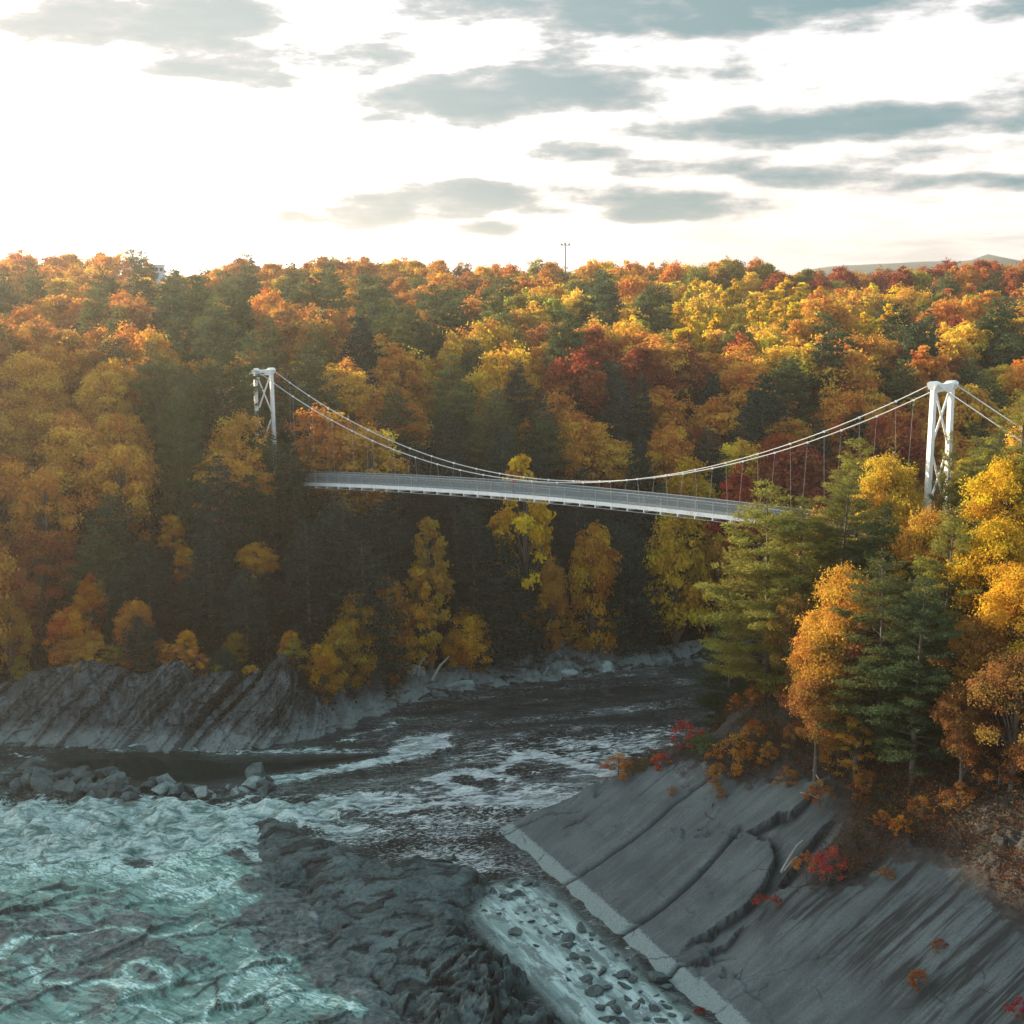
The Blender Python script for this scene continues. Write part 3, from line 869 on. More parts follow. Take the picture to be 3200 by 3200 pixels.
def broadleaf(seed, H=15.0, R=5.2, base=0.28, nclump=60, nleaf=9000, leaf=0.36, top=1.0, open_=0.0, narrow=False, limbs=True, trunk_n=7, crs=(0.20, 0.36)):
    """crown arrays and wood arrays of a deciduous tree"""
    r = np.random.RandomState(seed)
    ch = H * (1 - base); cz = H * base + ch * 0.5
    # clump centres on and inside an uneven ellipsoid
    lob = [(unit(r.normal(size=3)), r.uniform(0.75, 1.22)) for _ in range(7)]
    d = unit(r.normal(size=(nclump, 3)))
    d[:, 2] = np.where(r.rand(nclump) < 0.45, np.abs(d[:, 2]), d[:, 2])
    k = np.ones(nclump)
    for l, a in lob:
        w = np.clip(d @ l, 0, 1) ** 3; k = k * (1 - w) + k * a * w
    rad = r.uniform(0.35, 0.92, nclump) ** 0.6 * k
    zrel = d[:, 2] * rad
    taper = 1.0 if not narrow else 1.0
    if narrow:      # flame-shaped crown
        prof = np.clip(1.0 - 0.55 * zrel - 0.25 * (zrel < -0.5), 0.25, 1.4)
    else:
        prof = np.clip(1.05 - 0.28 * np.clip(zrel, -1, 1) - 0.35 * np.clip(-zrel - 0.45, 0, 1), 0.35, 1.2)
    cc = np.stack([d[:, 0] * rad * R * prof, d[:, 1] * rad * R * prof, cz + zrel * ch * 0.48], 1)
    cr = R * r.uniform(crs[0], crs[1], nclump) * (0.75 if narrow else 1.0)
    per = np.maximum((nleaf * cr ** 2 / (cr ** 2).sum()).astype(int), 8)
    if open_: per = (per * np.where(r.rand(nclump) < open_, 0.25, 1.0)).astype(int) + 4
    P, N, cl, va = [], [], [], []
    for i in range(nclump):
        n = per[i]; dd = unit(r.normal(size=(n, 3))); dd[:, 2] = np.where(r.rand(n) < 0.55, np.abs(dd[:, 2]), dd[:, 2])
        rr = cr[i] * (0.35 + 0.78 * r.rand(n) ** 0.8)
        # ragged outline: small sprays sticking out of the clump
        nb_ = 9; bd = unit(r.normal(size=(nb_, 3)))
        rr *= 0.72 + 0.68 * np.max(np.clip(dd @ bd.T, 0, 1) ** 7, axis=1)
        P.append(cc[i] + dd * rr[:, None] * [1, 1, 0.72])
        N.append(dd * 0.8 + unit(cc[i] - [0, 0, cz])[None] * 0.35 + r.normal(size=(n, 3)) * 0.55 + [0, 0, 0.25])
        cl.append(np.full(n, np.clip(0.5 + r.normal() * 0.22, 0, 1))); va.append(r.rand(n))
    P = np.concatenate(P); N = np.concatenate(N); cl = np.concatenate(cl); va = np.concatenate(va)
    s = leaf * r.uniform(0.6, 1.25, len(P))
    V, F = quads(P, N, r.normal(size=(len(P), 3)), s * 0.62, s * 0.46)
    # wood
    parts = []
    bend = r.normal(size=2) * 0.03 * H
    zt = np.linspace(-0.8, H * 0.86, trunk_n); q = np.clip(zt / H, 0, 1)
    tp = np.stack([bend[0] * q * q, bend[1] * q * q, zt], 1)
    parts.append(tube(tp, 0.021 * H * (1 - q * 0.88) + 0.02, 6))
    if limbs:
        for i in r.choice(nclump, min(nclump, 22), replace=False):
            q0 = r.uniform(base * 0.8, 0.6); p0 = np.array([bend[0] * q0 * q0, bend[1] * q0 * q0, H * q0])
            if p0[2] > cc[i][2]: p0[2] = max(cc[i][2] - 0.15 * H, H * base * 0.7)
            m_ = (p0 + cc[i]) / 2 + np.array([0, 0, 0.04 * H]) + r.normal(size=3) * 0.01 * H
            parts.append(tube([p0, m_, cc[i]], [0.0085 * H, 0.005 * H, 0.0015 * H], 4))
    Vw, Fw = join(parts)
    return (V, F, cl, va), (Vw, Fw)


def pine(seed, H=18.0, R=4.6, base=0.25, whorls=15, tuft=1.0, dens=1.0, blade=(0.34, 0.05), droop=0.0, ragged=0.35, flat=0.30, tip=0.12):
    """white pine / hemlock: whorls of long level boughs, each a flat plume of needle tufts"""
    r = np.random.RandomState(seed)
    P, N, Tn, cl, va = [], [], [], [], []
    parts = []
    bend = r.normal(size=2) * 0.015 * H
    zt = np.linspace(-0.8, H, 9); q = np.clip(zt / H, 0, 1)
    parts.append(tube(np.stack([bend[0] * q * q, bend[1] * q * q, zt], 1), 0.017 * H * (1 - q * 0.95) + 0.012, 6))
    hz = base + (1 - base) * (np.linspace(0, 1, whorls) ** 0.92)
    for w, h in enumerate(hz):
        t = (h - base) / (1 - base)
        Lm = R * np.interp(t, [0, 0.12, 0.35, 0.7, 1.0], [0.62, 0.92, 1.0, 0.70, 1.5 * tip])
        nb_ = r.randint(4, 7) if t < 0.9 else 3
        a0 = r.uniform(0, 6.28)
        for b in range(nb_):
            if r.rand() < ragged * 0.3: continue
            a = a0 + b * 6.283 / nb_ + r.normal() * 0.25
            L = Lm * r.uniform(1 - ragged, 1 + ragged * 0.5)
            z0 = H * (h + r.normal() * 0.012)
            o = np.array([bend[0] * h * h, bend[1] * h * h, z0])
            dirh = np.array([math.cos(a), math.sin(a), 0]); side = np.array([-math.sin(a), math.cos(a), 0])
            rise = r.uniform(-0.02, 0.16) + 0.5 * t ** 2 - droop
            ts = np.linspace(0, 1, 5)
            bp = o + dirh * (ts * L)[:, None] + np.array([0, 0, 1.0]) * ((ts * rise + 0.10 * ts ** 2.5 - 0.10 * ts * (1 - t) * 0.6) * L)[:, None]
            parts.append(tube(bp[[0, 2, 4]], [0.0045 * H * (1 - t * 0.6), 0.003 * H * (1 - t * 0.6), 0.004], 4))
            clv = np.clip(0.5 + r.normal() * 0.22, 0, 1)
            ntw = max(int(L * 3.4), 3)
            for k in range(ntw):
                s = r.uniform(0.22, 1.0) if t < 0.85 else r.uniform(0.05, 1)
                c0 = np.array([np.interp(s, ts, bp[:, j]) for j in range(3)])
                wl = L * 0.40 * (1.05 - s) ** 0.7 * r.uniform(0.3, 1.0) + 0.25
                sg = r.choice([-1, 1]); fw = 0.55 + 0.35 * r.rand()
                td = dirh * fw + side * sg * (1 - fw * 0.4) + np.array([0, 0, 0.16 - droop * 0.6])
                td /= np.linalg.norm(td)
                n = int(max(6, wl * 16 * dens))
                u = r.rand(n) ** 0.8 * wl
                sp = r.normal(size=(n, 3)); sp[:, 2] = sp[:, 2] * flat + 0.12
                pos = c0 + td * u[:, None] + sp * (0.16 * tuft)
                bd = td[None] * 0.9 + sp * 0.75
                P.append(pos + unit(bd) * blade[0] * 0.5); Tn.append(bd)
                N.append(r.normal(size=(n, 3)) + [0, 0, 0.35])
                cl.append(np.full(n, np.clip(clv + r.normal() * 0.1, 0, 1))); va.append(r.rand(n) * 0.7 + 0.3 * s)
    P = np.concatenate(P); N = np.concatenate(N); Tn = np.concatenate(Tn); cl = np.concatenate(cl); va = np.concatenate(va)
    s = r.uniform(0.7, 1.3, len(P))
    V, F = quads(P, N, Tn, s * blade[0] * 0.5, s * blade[1] * 0.5)
    return (V, F, cl, va), join(parts)


def leaf_mesh(name, data, mat):
    V, F, cl, va = data
    return mesh_np(name, V, F, mat, False, attrs={'clump': ('FACE', cl), 'var': ('FACE', va)})


def wood_mesh(name, data, mat=None):
    return mesh_np(name, data[0], data[1], mat or M_BARK, True)


class Kind:
    def __init__(s, name, mat, variants, H, whole=False):
        """variants: list of (leafdata, wooddata); H is their built height"""
        s.H = H; s.v = []
        for i, (lf_, wd) in enumerate(variants):
            if whole:          # far trees: one mesh, two materials
                V = np.concatenate([lf_[0], wd[0]]); F = np.concatenate([lf_[1], wd[1] + len(lf_[0])])
                mi = np.concatenate([np.zeros(len(lf_[1])), np.ones(len(wd[1]))])
                cl = np.concatenate([lf_[2], np.full(len(wd[1]), 0.5)]); va = np.concatenate([lf_[3], np.full(len(wd[1]), 0.5)])
                s.v.append((mesh_np(name, V, F, [mat, M_BARK], False, mi=mi, attrs={'clump': ('FACE', cl), 'var': ('FACE', va)}), None))
            else:
                s.v.append((leaf_mesh(name + '_crown', lf_, mat), wood_mesh(name + '_trunk', wd)))


R_ = random.Random(11)
far_maple = Kind('maple', M_LEAF, [broadleaf(100 + i, 14, [5.6, 5.0, 4.4, 5.8, 5.2, 4.0, 4.8, 5.4][i], 0.10, [150, 90, 110, 60, 200, 120, 170, 80][i], 9500, 0.38, open_=[0, .1, 0, .2, 0, .1, .25, 0][i], limbs=False, trunk_n=4, crs=[(.14, .26), (.2, .34), (.16, .3), (.22, .38), (.12, .22), (.16, .28), (.13, .26), (.2, .34)][i]) for i in range(8)], 14, True)
far_oak = Kind('oak', M_LEAF, [broadleaf(120 + i, 14, 5.0, 0.12, [60, 120, 160, 90, 110][i], 7500, 0.36, open_=0.2, limbs=True, trunk_n=4, crs=[(.2, .36), (.14, .26), (.12, .24), (.16, .3), (.14, .28)][i]) for i in range(5)], 14, True)
far_aspen = Kind('aspen', M_LEAF, [broadleaf(140 + i, 15, 3.0, 0.08, 50, 5500, 0.36, narrow=True, limbs=False, trunk_n=4) for i in range(4)], 15, True)
far_bare = Kind('bare', M_LEAF, [broadleaf(150 + i, 15, 3.6, 0.25, 40, 700, 0.30, open_=0.5, limbs=True, trunk_n=4) for i in range(2)], 15, True)
far_pine = Kind('pine', M_NEEDLE, [pine(160 + i, 17, 4.6, 0.12, 13, 2.4, 0.85, (0.95, 0.27)) for i in range(4)], 17, True)
far_spruce = Kind('spruce', M_NEEDLE, [pine(180 + i, 17, 3.9, 0.05, 18, 2.4, 0.80, (0.80, 0.27), droop=0.22, ragged=0.16, tip=0.05) for i in range(3)], 17, True)
mid_maple = Kind('maple', M_LEAF, [broadleaf(200 + i, 13, 4.2, 0.06, 80, 14000, 0.28, open_=0.3) for i in range(5)], 13)
mid_birch = Kind('birch', M_LEAF, [broadleaf(220 + i, 14, 2.9, 0.05, 70, 11000, 0.26, open_=0.3, narrow=True) for i in range(4)], 14)
mid_pine = Kind('pine', M_NEEDLE, [pine(240 + i, 18, 4.9, 0.10, 17, 1.9, 1.15, (0.62, 0.14)) for i in range(4)], 18)
mid_spruce = Kind('spruce', M_NEEDLE, [pine(260 + i, 18, 4.3, 0.03, 23, 1.9, 1.0, (0.55, 0.15), droop=0.2, ragged=0.2, tip=0.05) for i in range(4)], 18)
near_pine = Kind('pine', M_NEEDLE, [pine(300 + i, 18, 5.0, 0.07, 21, 1.35, 3.2, (0.38, 0.075), ragged=0.36) for i in range(4)], 18)
near_maple = Kind('maple', M_LEAF, [broadleaf(320 + i, 14, 4.2, 0.15, 90, 34000, 0.175, open_=0.18) for i in range(4)], 14)
near_slim = Kind('young_tree', M_LEAF, [broadleaf(340 + i, 10, 2.4, 0.04, 60, 11000, 0.15, open_=0.5, narrow=True, crs=(0.14, 0.4)) for i in range(4)], 10)
shrub_k = Kind('shrub', M_LEAF, [broadleaf(360 + i, 2.4, 1.7, -0.25, 40, 3000, 0.11, open_=0.45, trunk_n=4, crs=(0.10, 0.26)) for i in range(5)], 2.4)

PAL = {  # real leaf colours (linear)
    'O': ('orange', 'maple', [(0.64, 0.30, 0.052), (0.60, 0.25, 0.048), (0.66, 0.36, 0.062)]),
    'Y': ('golden yellow', 'beech', [(0.70, 0.44, 0.058), (0.68, 0.39, 0.050), (0.72, 0.48, 0.070)]),
    'R': ('dark red', 'red maple', [(0.34, 0.085, 0.035), (0.30, 0.08, 0.035), (0.40, 0.115, 0.04)]),
    'B': ('rust brown', 'oak', [(0.42, 0.18, 0.045), (0.36, 0.16, 0.05), (0.48, 0.22, 0.05)]),
    'G': ('olive green', 'oak', [(0.28, 0.23, 0.045), (0.22, 0.20, 0.05), (0.36, 0.26, 0.045)]),
    'A': ('bright yellow', 'aspen', [(0.74, 0.47, 0.030), (0.70, 0.46, 0.035), (0.76, 0.52, 0.05)]),
    'L': ('lime green', 'aspen', [(0.46, 0.40, 0.05), (0.38, 0.38, 0.07), (0.54, 0.44, 0.05)]),
    'P': ('green', 'pine', [(0.075, 0.095, 0.040), (0.100, 0.110, 0.040), (0.062, 0.086, 0.042)]),
    'S': ('dark green', 'spruce', [(0.026, 0.046, 0.038), (0.023, 0.043, 0.038), (0.032, 0.052, 0.038)]),
    'N': ('bare grey', 'bare tree', [(0.36, 0.20, 0.09)]),
}
TREES = []       # records for the labels


def plant(kindobj, code, x, y, H, wscale=1.0, col=None, whole=None, note=None, sink=0.0, z=None, rot=None, name=None):
    zb = land(x, y) if z is None else z
    s = H / kindobj.H
    mesh, wood = R_.choice(kindobj.v)
    cname, sp, cols = PAL[code]
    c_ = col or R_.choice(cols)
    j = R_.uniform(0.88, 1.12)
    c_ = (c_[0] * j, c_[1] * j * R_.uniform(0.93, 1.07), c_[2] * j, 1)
    if not name and code == 'O' and R_.random() < 0.5: name, cname = 'broadleaf_tree', 'orange'
    nm = name or {'maple': 'maple_tree', 'red maple': 'red_maple', 'beech': 'beech_tree', 'oak': 'oak_tree', 'aspen': 'aspen_tree', 'pine': 'pine_tree', 'spruce': 'spruce_tree', 'bare tree': 'bare_tree'}[sp]
    rz = R_.uniform(0, 6.283) if rot is None else rot
    sc = (s * wscale, s * wscale, s)
    if wood is None:
        o = link(nm, mesh, None, (x, y, zb - sink)); o.color = c_
    else:
        o = bpy.data.objects.new(nm, None); COL.objects.link(o); o.location = (x, y, zb - sink)
        o.empty_display_size = 0.5
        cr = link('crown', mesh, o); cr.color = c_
        link('trunk', wood, o)
    o.rotation_euler = (0, 0, rz); o.scale = sc
    TREES.append(dict(o=o, code=code, sp=sp, cn=cname, x=x, y=y, z=zb, H=H, note=note, wood=wood is not None, nm=nm))
    return o


# --- skyline profile of the far wood, as directions (pixel column -> row of the tree tops)
SKY = [(-900, 800), (-300, 785), (0, 768), (60, 758), (110, 785), (160, 800), (250, 775), (300, 790), (345, 765), (400, 770), (440, 800), (490, 832), (560, 850), (650, 848), (695, 815), (750, 792), (820, 800), (880, 826),
       (930, 812), (1000, 792), (1050, 782), (1100, 800), (1200, 805), (1280, 798), (1400, 806), (1490, 830), (1560, 815), (1700, 806), (1740, 822), (1800, 820), (1870, 795), (1950, 805), (2040, 822), (2100, 812), (2180, 808), (2250, 812),
       (2330, 796), (2390, 800), (2450, 828), (2500, 838), (2560, 848), (2640, 832), (2700, 838), (2800, 832), (2900, 812), (3000, 800), (3080, 786), (3200, 778), (3600, 790), (4200, 800)]
SKU, SKV = np.array([a for a, b in SKY]), np.array([b for a, b in SKY])
GRIDV = [900, 1050, 1200, 1400, 1600, 1850, 2200]
GRIDC = [
    ['OOBO', 'OBOBP', 'OBGB', 'OBBG', 'OBGO', 'OGBY', 'BOGR', 'BRRO'],
    ['BOPO', 'BPOPB', 'BPPOG', 'GBPOPB', 'OPLYG', 'AAAALY', 'AAAOAY', 'ROGOAP'],
    ['OBPOO', 'OPOPPB', 'PPYOSP', 'OPPORP', 'OPRYYO', 'YOORGO', 'OPOORY', 'OORYYP'],
    ['OPOGBO', 'OPPPBOP', 'SSPOSP', 'SSSPPO', 'OYSSPO', 'SSORSS', 'OSORPO', 'OOPSY'],
    ['YOOGBO', 'PPSOPG', 'SSSOPS', 'SSSSO', 'SSSSO', 'SSYRSO', 'RRYBS', 'OYBPP'],
    ['BROGPO', 'SPOGPS', 'SSSPS', 'SSSSS', 'SSSSS', 'SSYGSS', 'YOSGS', 'YOSPG'],
    ['OOGBPO', 'SOSGPO', 'SGSSP', 'SSSSS', 'SSSGS', 'GSSSG', 'YGSOS', 'YOSPG'],
]


def code_for(u, v):
    r = int(np.searchsorted(GRIDV, v)); r = min(r, 6); c_ = int(np.clip((u + R_.gauss(0, 70)) // 400, 0, 7))
    return R_.choice(GRIDC[r][c_])


def far_kind(code, y):
    return {'O': far_maple, 'Y': far_maple, 'R': far_maple, 'B': far_oak, 'G': far_oak, 'A': far_aspen, 'L': far_aspen, 'P': far_pine, 'S': far_spruce, 'N': far_bare}[code] if y > 205 else \
        {'O': mid_maple, 'Y': mid_maple, 'R': mid_maple, 'B': mid_maple, 'G': mid_birch, 'A': mid_birch, 'L': mid_birch, 'P': mid_pine, 'S': mid_spruce, 'N': far_bare}[code]


def cap_height(x, y, zb, H, slack=0):
    """no treetop of the far wood stands above the skyline"""
    u = 1600 + FPX * x / (y * CA + 0.0)
    vs = float(np.interp(u, SKU, SKV)) + slack
    d = ray(u, vs); zmax = CAMZ + d[2] * (y / d[1])
    return min(H, zmax - zb), u, vs


rr0 = np.random.RandomState(15)
heroes = []      # (x, y, radius) kept clear
WINDOWS = []     # lines of sight the filler trees stay below


def hero(kindobj, code, u, vtop, y, wscale=1.0, col=None, note=None, name=None, minH=3.0, clear=3.5, vbase=None, clear_shore=4.5, vis=0):
    if vbase is not None:
        p = on_ground(u, vbase); x, y = p[0], p[1]
    else:
        for _ in range(40):
            x = at_y(u, vtop, y)[0]
            if y > 200 or y < 135 or h_far(np.array([x]), np.array([y]))[1][0] > clear_shore: break
            y += 1.0
    zt = at_y(u, vtop, y)[2]; zb = land(x, y)
    H = max(zt - zb, minH)
    heroes.append((x, y, clear))
    if vis and y < 215: WINDOWS.append((u, vtop + vis, 50, y))
    return plant(kindobj, code, x, y, H, wscale, col, note=note, name=name)


# trees one can single out on the far bank (column, row of the top, distance)
hero(mid_birch, 'A', 1638, 1378, 158, 0.7, (0.62, 0.36, 0.02), note='tall slender yellow birch crossing behind the deck at midspan', name='birch_tree', vis=280)
hero(mid_birch, 'Y', 1345, 1575, 153, 0.62, (0.42, 0.25, 0.035), note='tall narrow yellow birch hanging below the middle of the deck over the river', name='birch_tree', vis=330)
hero(mid_birch, 'Y', 1318, 1740, 148, 0.75, (0.62, 0.34, 0.03), note='golden lower birch right under the tall narrow yellow one', name='birch_tree')
hero(mid_maple, 'Y', 1855, 1590, 163, 0.55, (0.55, 0.27, 0.03), note='golden maple below the deck, nearly touching it, over the pale bank rocks', vis=250)
hero(mid_maple, 'O', 1725, 1720, 160, 0.4, (0.46, 0.22, 0.04), note='thin orange maple below the deck above the pale bank rocks')
hero(mid_maple, 'Y', 2120, 1560, 172, 0.62, (0.56, 0.34, 0.03), note='wide golden maple below the right half of the deck', vis=280)
hero(mid_maple, 'Y', 2250, 1640, 172, 0.6, (0.50, 0.27, 0.03), note='golden maple low below the right half of the deck, beside the near pines')
hero(mid_maple, 'Y', 2150, 1432, 185, 0.8, (0.58, 0.36, 0.03), note='round golden maple standing just above the right half of the deck')
hero(mid_birch, 'R', 2310, 1450, 180, 0.9, (0.38, 0.05, 0.03), note='narrow crimson tree just above the right end of the deck')
hero(mid_maple, 'R', 2520, 1405, 190, 1.15, (0.26, 0.065, 0.035), note='broad dark red maple above the right end of the deck')
hero(mid_maple, 'R', 2440, 1330, 197, 0.9, (0.34, 0.07, 0.02), note='dark red maple behind the cable, above the broad dark red one')
hero(far_maple, 'R', 1875, 1105, 248, 1.35, (0.34, 0.08, 0.03), note='biggest dark red maple on the slope, alone among gold crowns')
hero(far_maple, 'R', 1730, 1065, 262, 1.1, (0.40, 0.075, 0.025), note='red maple left of the biggest dark red maple')
hero(far_maple, 'Y', 2060, 1085, 262, 1.3, (0.60, 0.34, 0.02), note='wide golden maple right behind the biggest dark red maple')
hero(far_maple, 'O', 1640, 1130, 238, 1.0, (0.58, 0.26, 0.02), note='orange maple left of the biggest dark red maple')
hero(far_maple, 'O', 1760, 1215, 225, 1.15, (0.60, 0.31, 0.05), note='pale orange maple between dark spruces above the deck')
hero(far_maple, 'O', 1960, 1250, 222, 0.8, (0.45, 0.16, 0.05), note='dull pinkish orange maple between dark spruces right of midspan')
hero(mid_birch, 'Y', 1690, 1300, 203, 0.9, (0.46, 0.29, 0.02), note='olive gold tree right above the deck at midspan')
hero(mid_maple, 'B', 1350, 1225, 205, 0.7, (0.38, 0.19, 0.04), note='brown gold tree above the deck between dark pines')
hero(mid_birch, 'Y', 1040, 1115, 200, 0.8, (0.62, 0.34, 0.03), note='golden narrow tree right of the left bridge tower')
hero(mid_maple, 'O', 1065, 1310, 188, 0.55, (0.55, 0.25, 0.04), note='small orange tree above the left end of the deck')
hero(mid_maple, 'O', 905, 1425, 178, 0.55, (0.55, 0.27, 0.04), note='small orange tree at the foot of the left bridge tower')
hero(mid_maple, 'O', 765, 1440, 178, 0.6, (0.52, 0.25, 0.04), note='orange tree left of the foot of the left bridge tower')
hero(far_aspen, 'A', 2400, 890, 330, 1.3, note='bright yellow aspen centred in the yellow band')
hero(far_maple, 'Y', 2840, 885, 325, 0.9, (0.64, 0.40, 0.03), note='tall golden maple at the right end of the yellow band')
hero(far_pine, 'P', 2620, 1050, 238, 1.25, (0.043, 0.053, 0.022), note='tall rugged pine left of the right bridge tower')
hero(far_pine, 'P', 2810, 965, 262, 1.0, (0.028, 0.044, 0.026), note='thin gaunt pine with level boughs above the right bridge tower')
hero(far_pine, 'S', 2760, 1160, 232, 1.25, (0.028, 0.044, 0.026), note='dark pine just left of the top of the right bridge tower')
hero(far_pine, 'P', 1225, 1000, 225, 1.3, (0.081, 0.088, 0.030), note='tall layered pine between the cables and the skyline, right of the left tower')
hero(far_pine, 'P', 340, 880, 300, 1.3, (0.074, 0.082, 0.034), note='big pine with upswept boughs high on the slope at left')
hero(far_pine, 'P', 740, 880, 300, 1.5, (0.074, 0.082, 0.034), note='broad pine under the skyline above the left bridge tower')
hero(far_pine, 'P', 900, 900, 290, 1.2, (0.062, 0.078, 0.034), note='pine under the skyline right above the left bridge tower')
hero(mid_pine, 'P', 690, 1075, 173, 1.0, (0.062, 0.082, 0.034), note='tall pine left of the top of the left bridge tower')
hero(mid_pine, 'P', 570, 1160, 185, 1.15, (0.053, 0.075, 0.034), note='pine two crowns left of the left bridge tower')
hero(mid_pine, 'P', 640, 1330, 172, 1.1, (0.043, 0.068, 0.034), note='large pine below and left of the left bridge tower')
hero(mid_pine, 'P', 985, 1030, 206, 0.8, (0.087, 0.095, 0.034), note='slender pine just right of the left bridge tower')
hero(mid_pine, 'P', 350, 1560, 157, 1.25, (0.046, 0.075, 0.041), note='big pine with grey green boughs midway down the left slope')
hero(mid_pine, 'S', 780, 1500, 160, 1.1, (0.026, 0.045, 0.027), note='large dark pine under the left bridge tower')
hero(mid_pine, 'S', 915, 1400, 166, 0.8, (0.026, 0.045, 0.027), note='dark pine hiding the left end of the deck')
hero(mid_pine, 'P', 750, 1340, 171.5, 0.6, (0.056, 0.078, 0.034), note='pine whose boughs cross the near leg of the left bridge tower')
WINDOWS += [(838, 1400, 0, 176)]
for u, vt, y in [(1180, 1560, 160), (1480, 1600, 165), (1560, 1680, 160), (1950, 1640, 172), (2010, 1700, 168), (1420, 1480, 172), (1250, 1480, 170), (1070, 1560, 158), (650, 1650, 152), (460, 1700, 152), (1800, 1580, 176), (960, 1640, 154), (1140, 1700, 153), (380, 1760, 150), (1620, 1760, 163)]:
    hero(mid_spruce, 'S', u, vt, y, 1.05, clear=2.6)
# small bright trees low on the far bank
for u, vt, y, w, c_, nt in [(535, 1605, 161, .9, (0.58, 0.29, 0.03), 'small bright orange tree high among dark pines left of the deck'),
                            (575, 1700, 156, .9, (0.58, 0.30, 0.03), 'small bright orange tree among dark pines, just below another'),
                            (800, 1685, 157, 1.0, (0.56, 0.27, 0.035), 'orange tree among dark pines below the left end of the deck'),
                            (275, 1790, 150, .8, (0.60, 0.24, 0.02), 'bright orange tree above the cliff, upper of the pair at left'),
                            (205, 1875, 145.5, 1.0, (0.58, 0.20, 0.02), 'wide bright orange maple on the cliff edge at left'),
                            (20, 1850, 146, .75, (0.45, 0.22, 0.03), 'dull orange tree on the cliff at the left edge of the view'),
                            (415, 1860, 146.5, .7, (0.50, 0.22, 0.04), 'dull orange tree above the first jagged cliff point'),
                            (580, 1968, 146, .8, (0.60, 0.28, 0.02), 'small round orange bush tree on a cliff ledge'),
                            (500, 1990, 146.5, .7, (0.34, 0.14, 0.03), 'small rust brown tree on a cliff ledge'),
                            (735, 1975, 147, 1.0, (0.28, 0.17, 0.03), 'small olive brown tree in the notch of the cliff'),
                            (1110, 1850, 147.5, .7, (0.44, 0.24, 0.03), 'olive gold tree on the cliff edge under the deck'),
                            (1060, 1950, 146.5, .9, (0.40, 0.24, 0.03), 'low olive gold tree hanging over the big cliff slab'),
                            (900, 1960, 147, .8, (0.50, 0.22, 0.03), 'small orange tree behind the jagged cliff point'),
                            (1000, 2000, 146, .8, (0.55, 0.25, 0.02), 'small orange tree on top of the big cliff slab'),
                            (1470, 1895, 152, .9, (0.56, 0.28, 0.03), 'small golden tree leaning over the bank rocks under midspan'),
                            (1425, 1960, 149.5, .7, (0.54, 0.25, 0.02), 'small golden bush tree at the foot of the bank under midspan'),
                            (1210, 1760, 150, .6, (0.44, 0.22, 0.04), 'small orange tree left of the golden birches under the deck')]:
    hero(mid_maple, 'O', u, vt, y, w * (0.95 if u > 260 else 0.85), c_, note=nt, minH=4.0, clear=1.6, vis=95 if vt > 1840 else 120)

# low brush trees overhanging the cliff
for i in range(44):
    x = -60 + 68 * rr0.rand()
    for _ in range(1):
        ys_ = np.arange(125, 185, 0.5); dd_ = h_far(np.full(ys_.shape, x), ys_)[1]
        y_ = float(ys_[np.argmax(dd_ > rr0.uniform(5.2, 9.0))])
        cd = R_.choice('OOBGGSB'); plant(mid_spruce if cd == 'S' else (near_slim if rr0.rand() < 0.6 else mid_maple), cd, x, y_, R_.uniform(2.4, 5.5), R_.uniform(1.1, 1.9), sink=0.9)

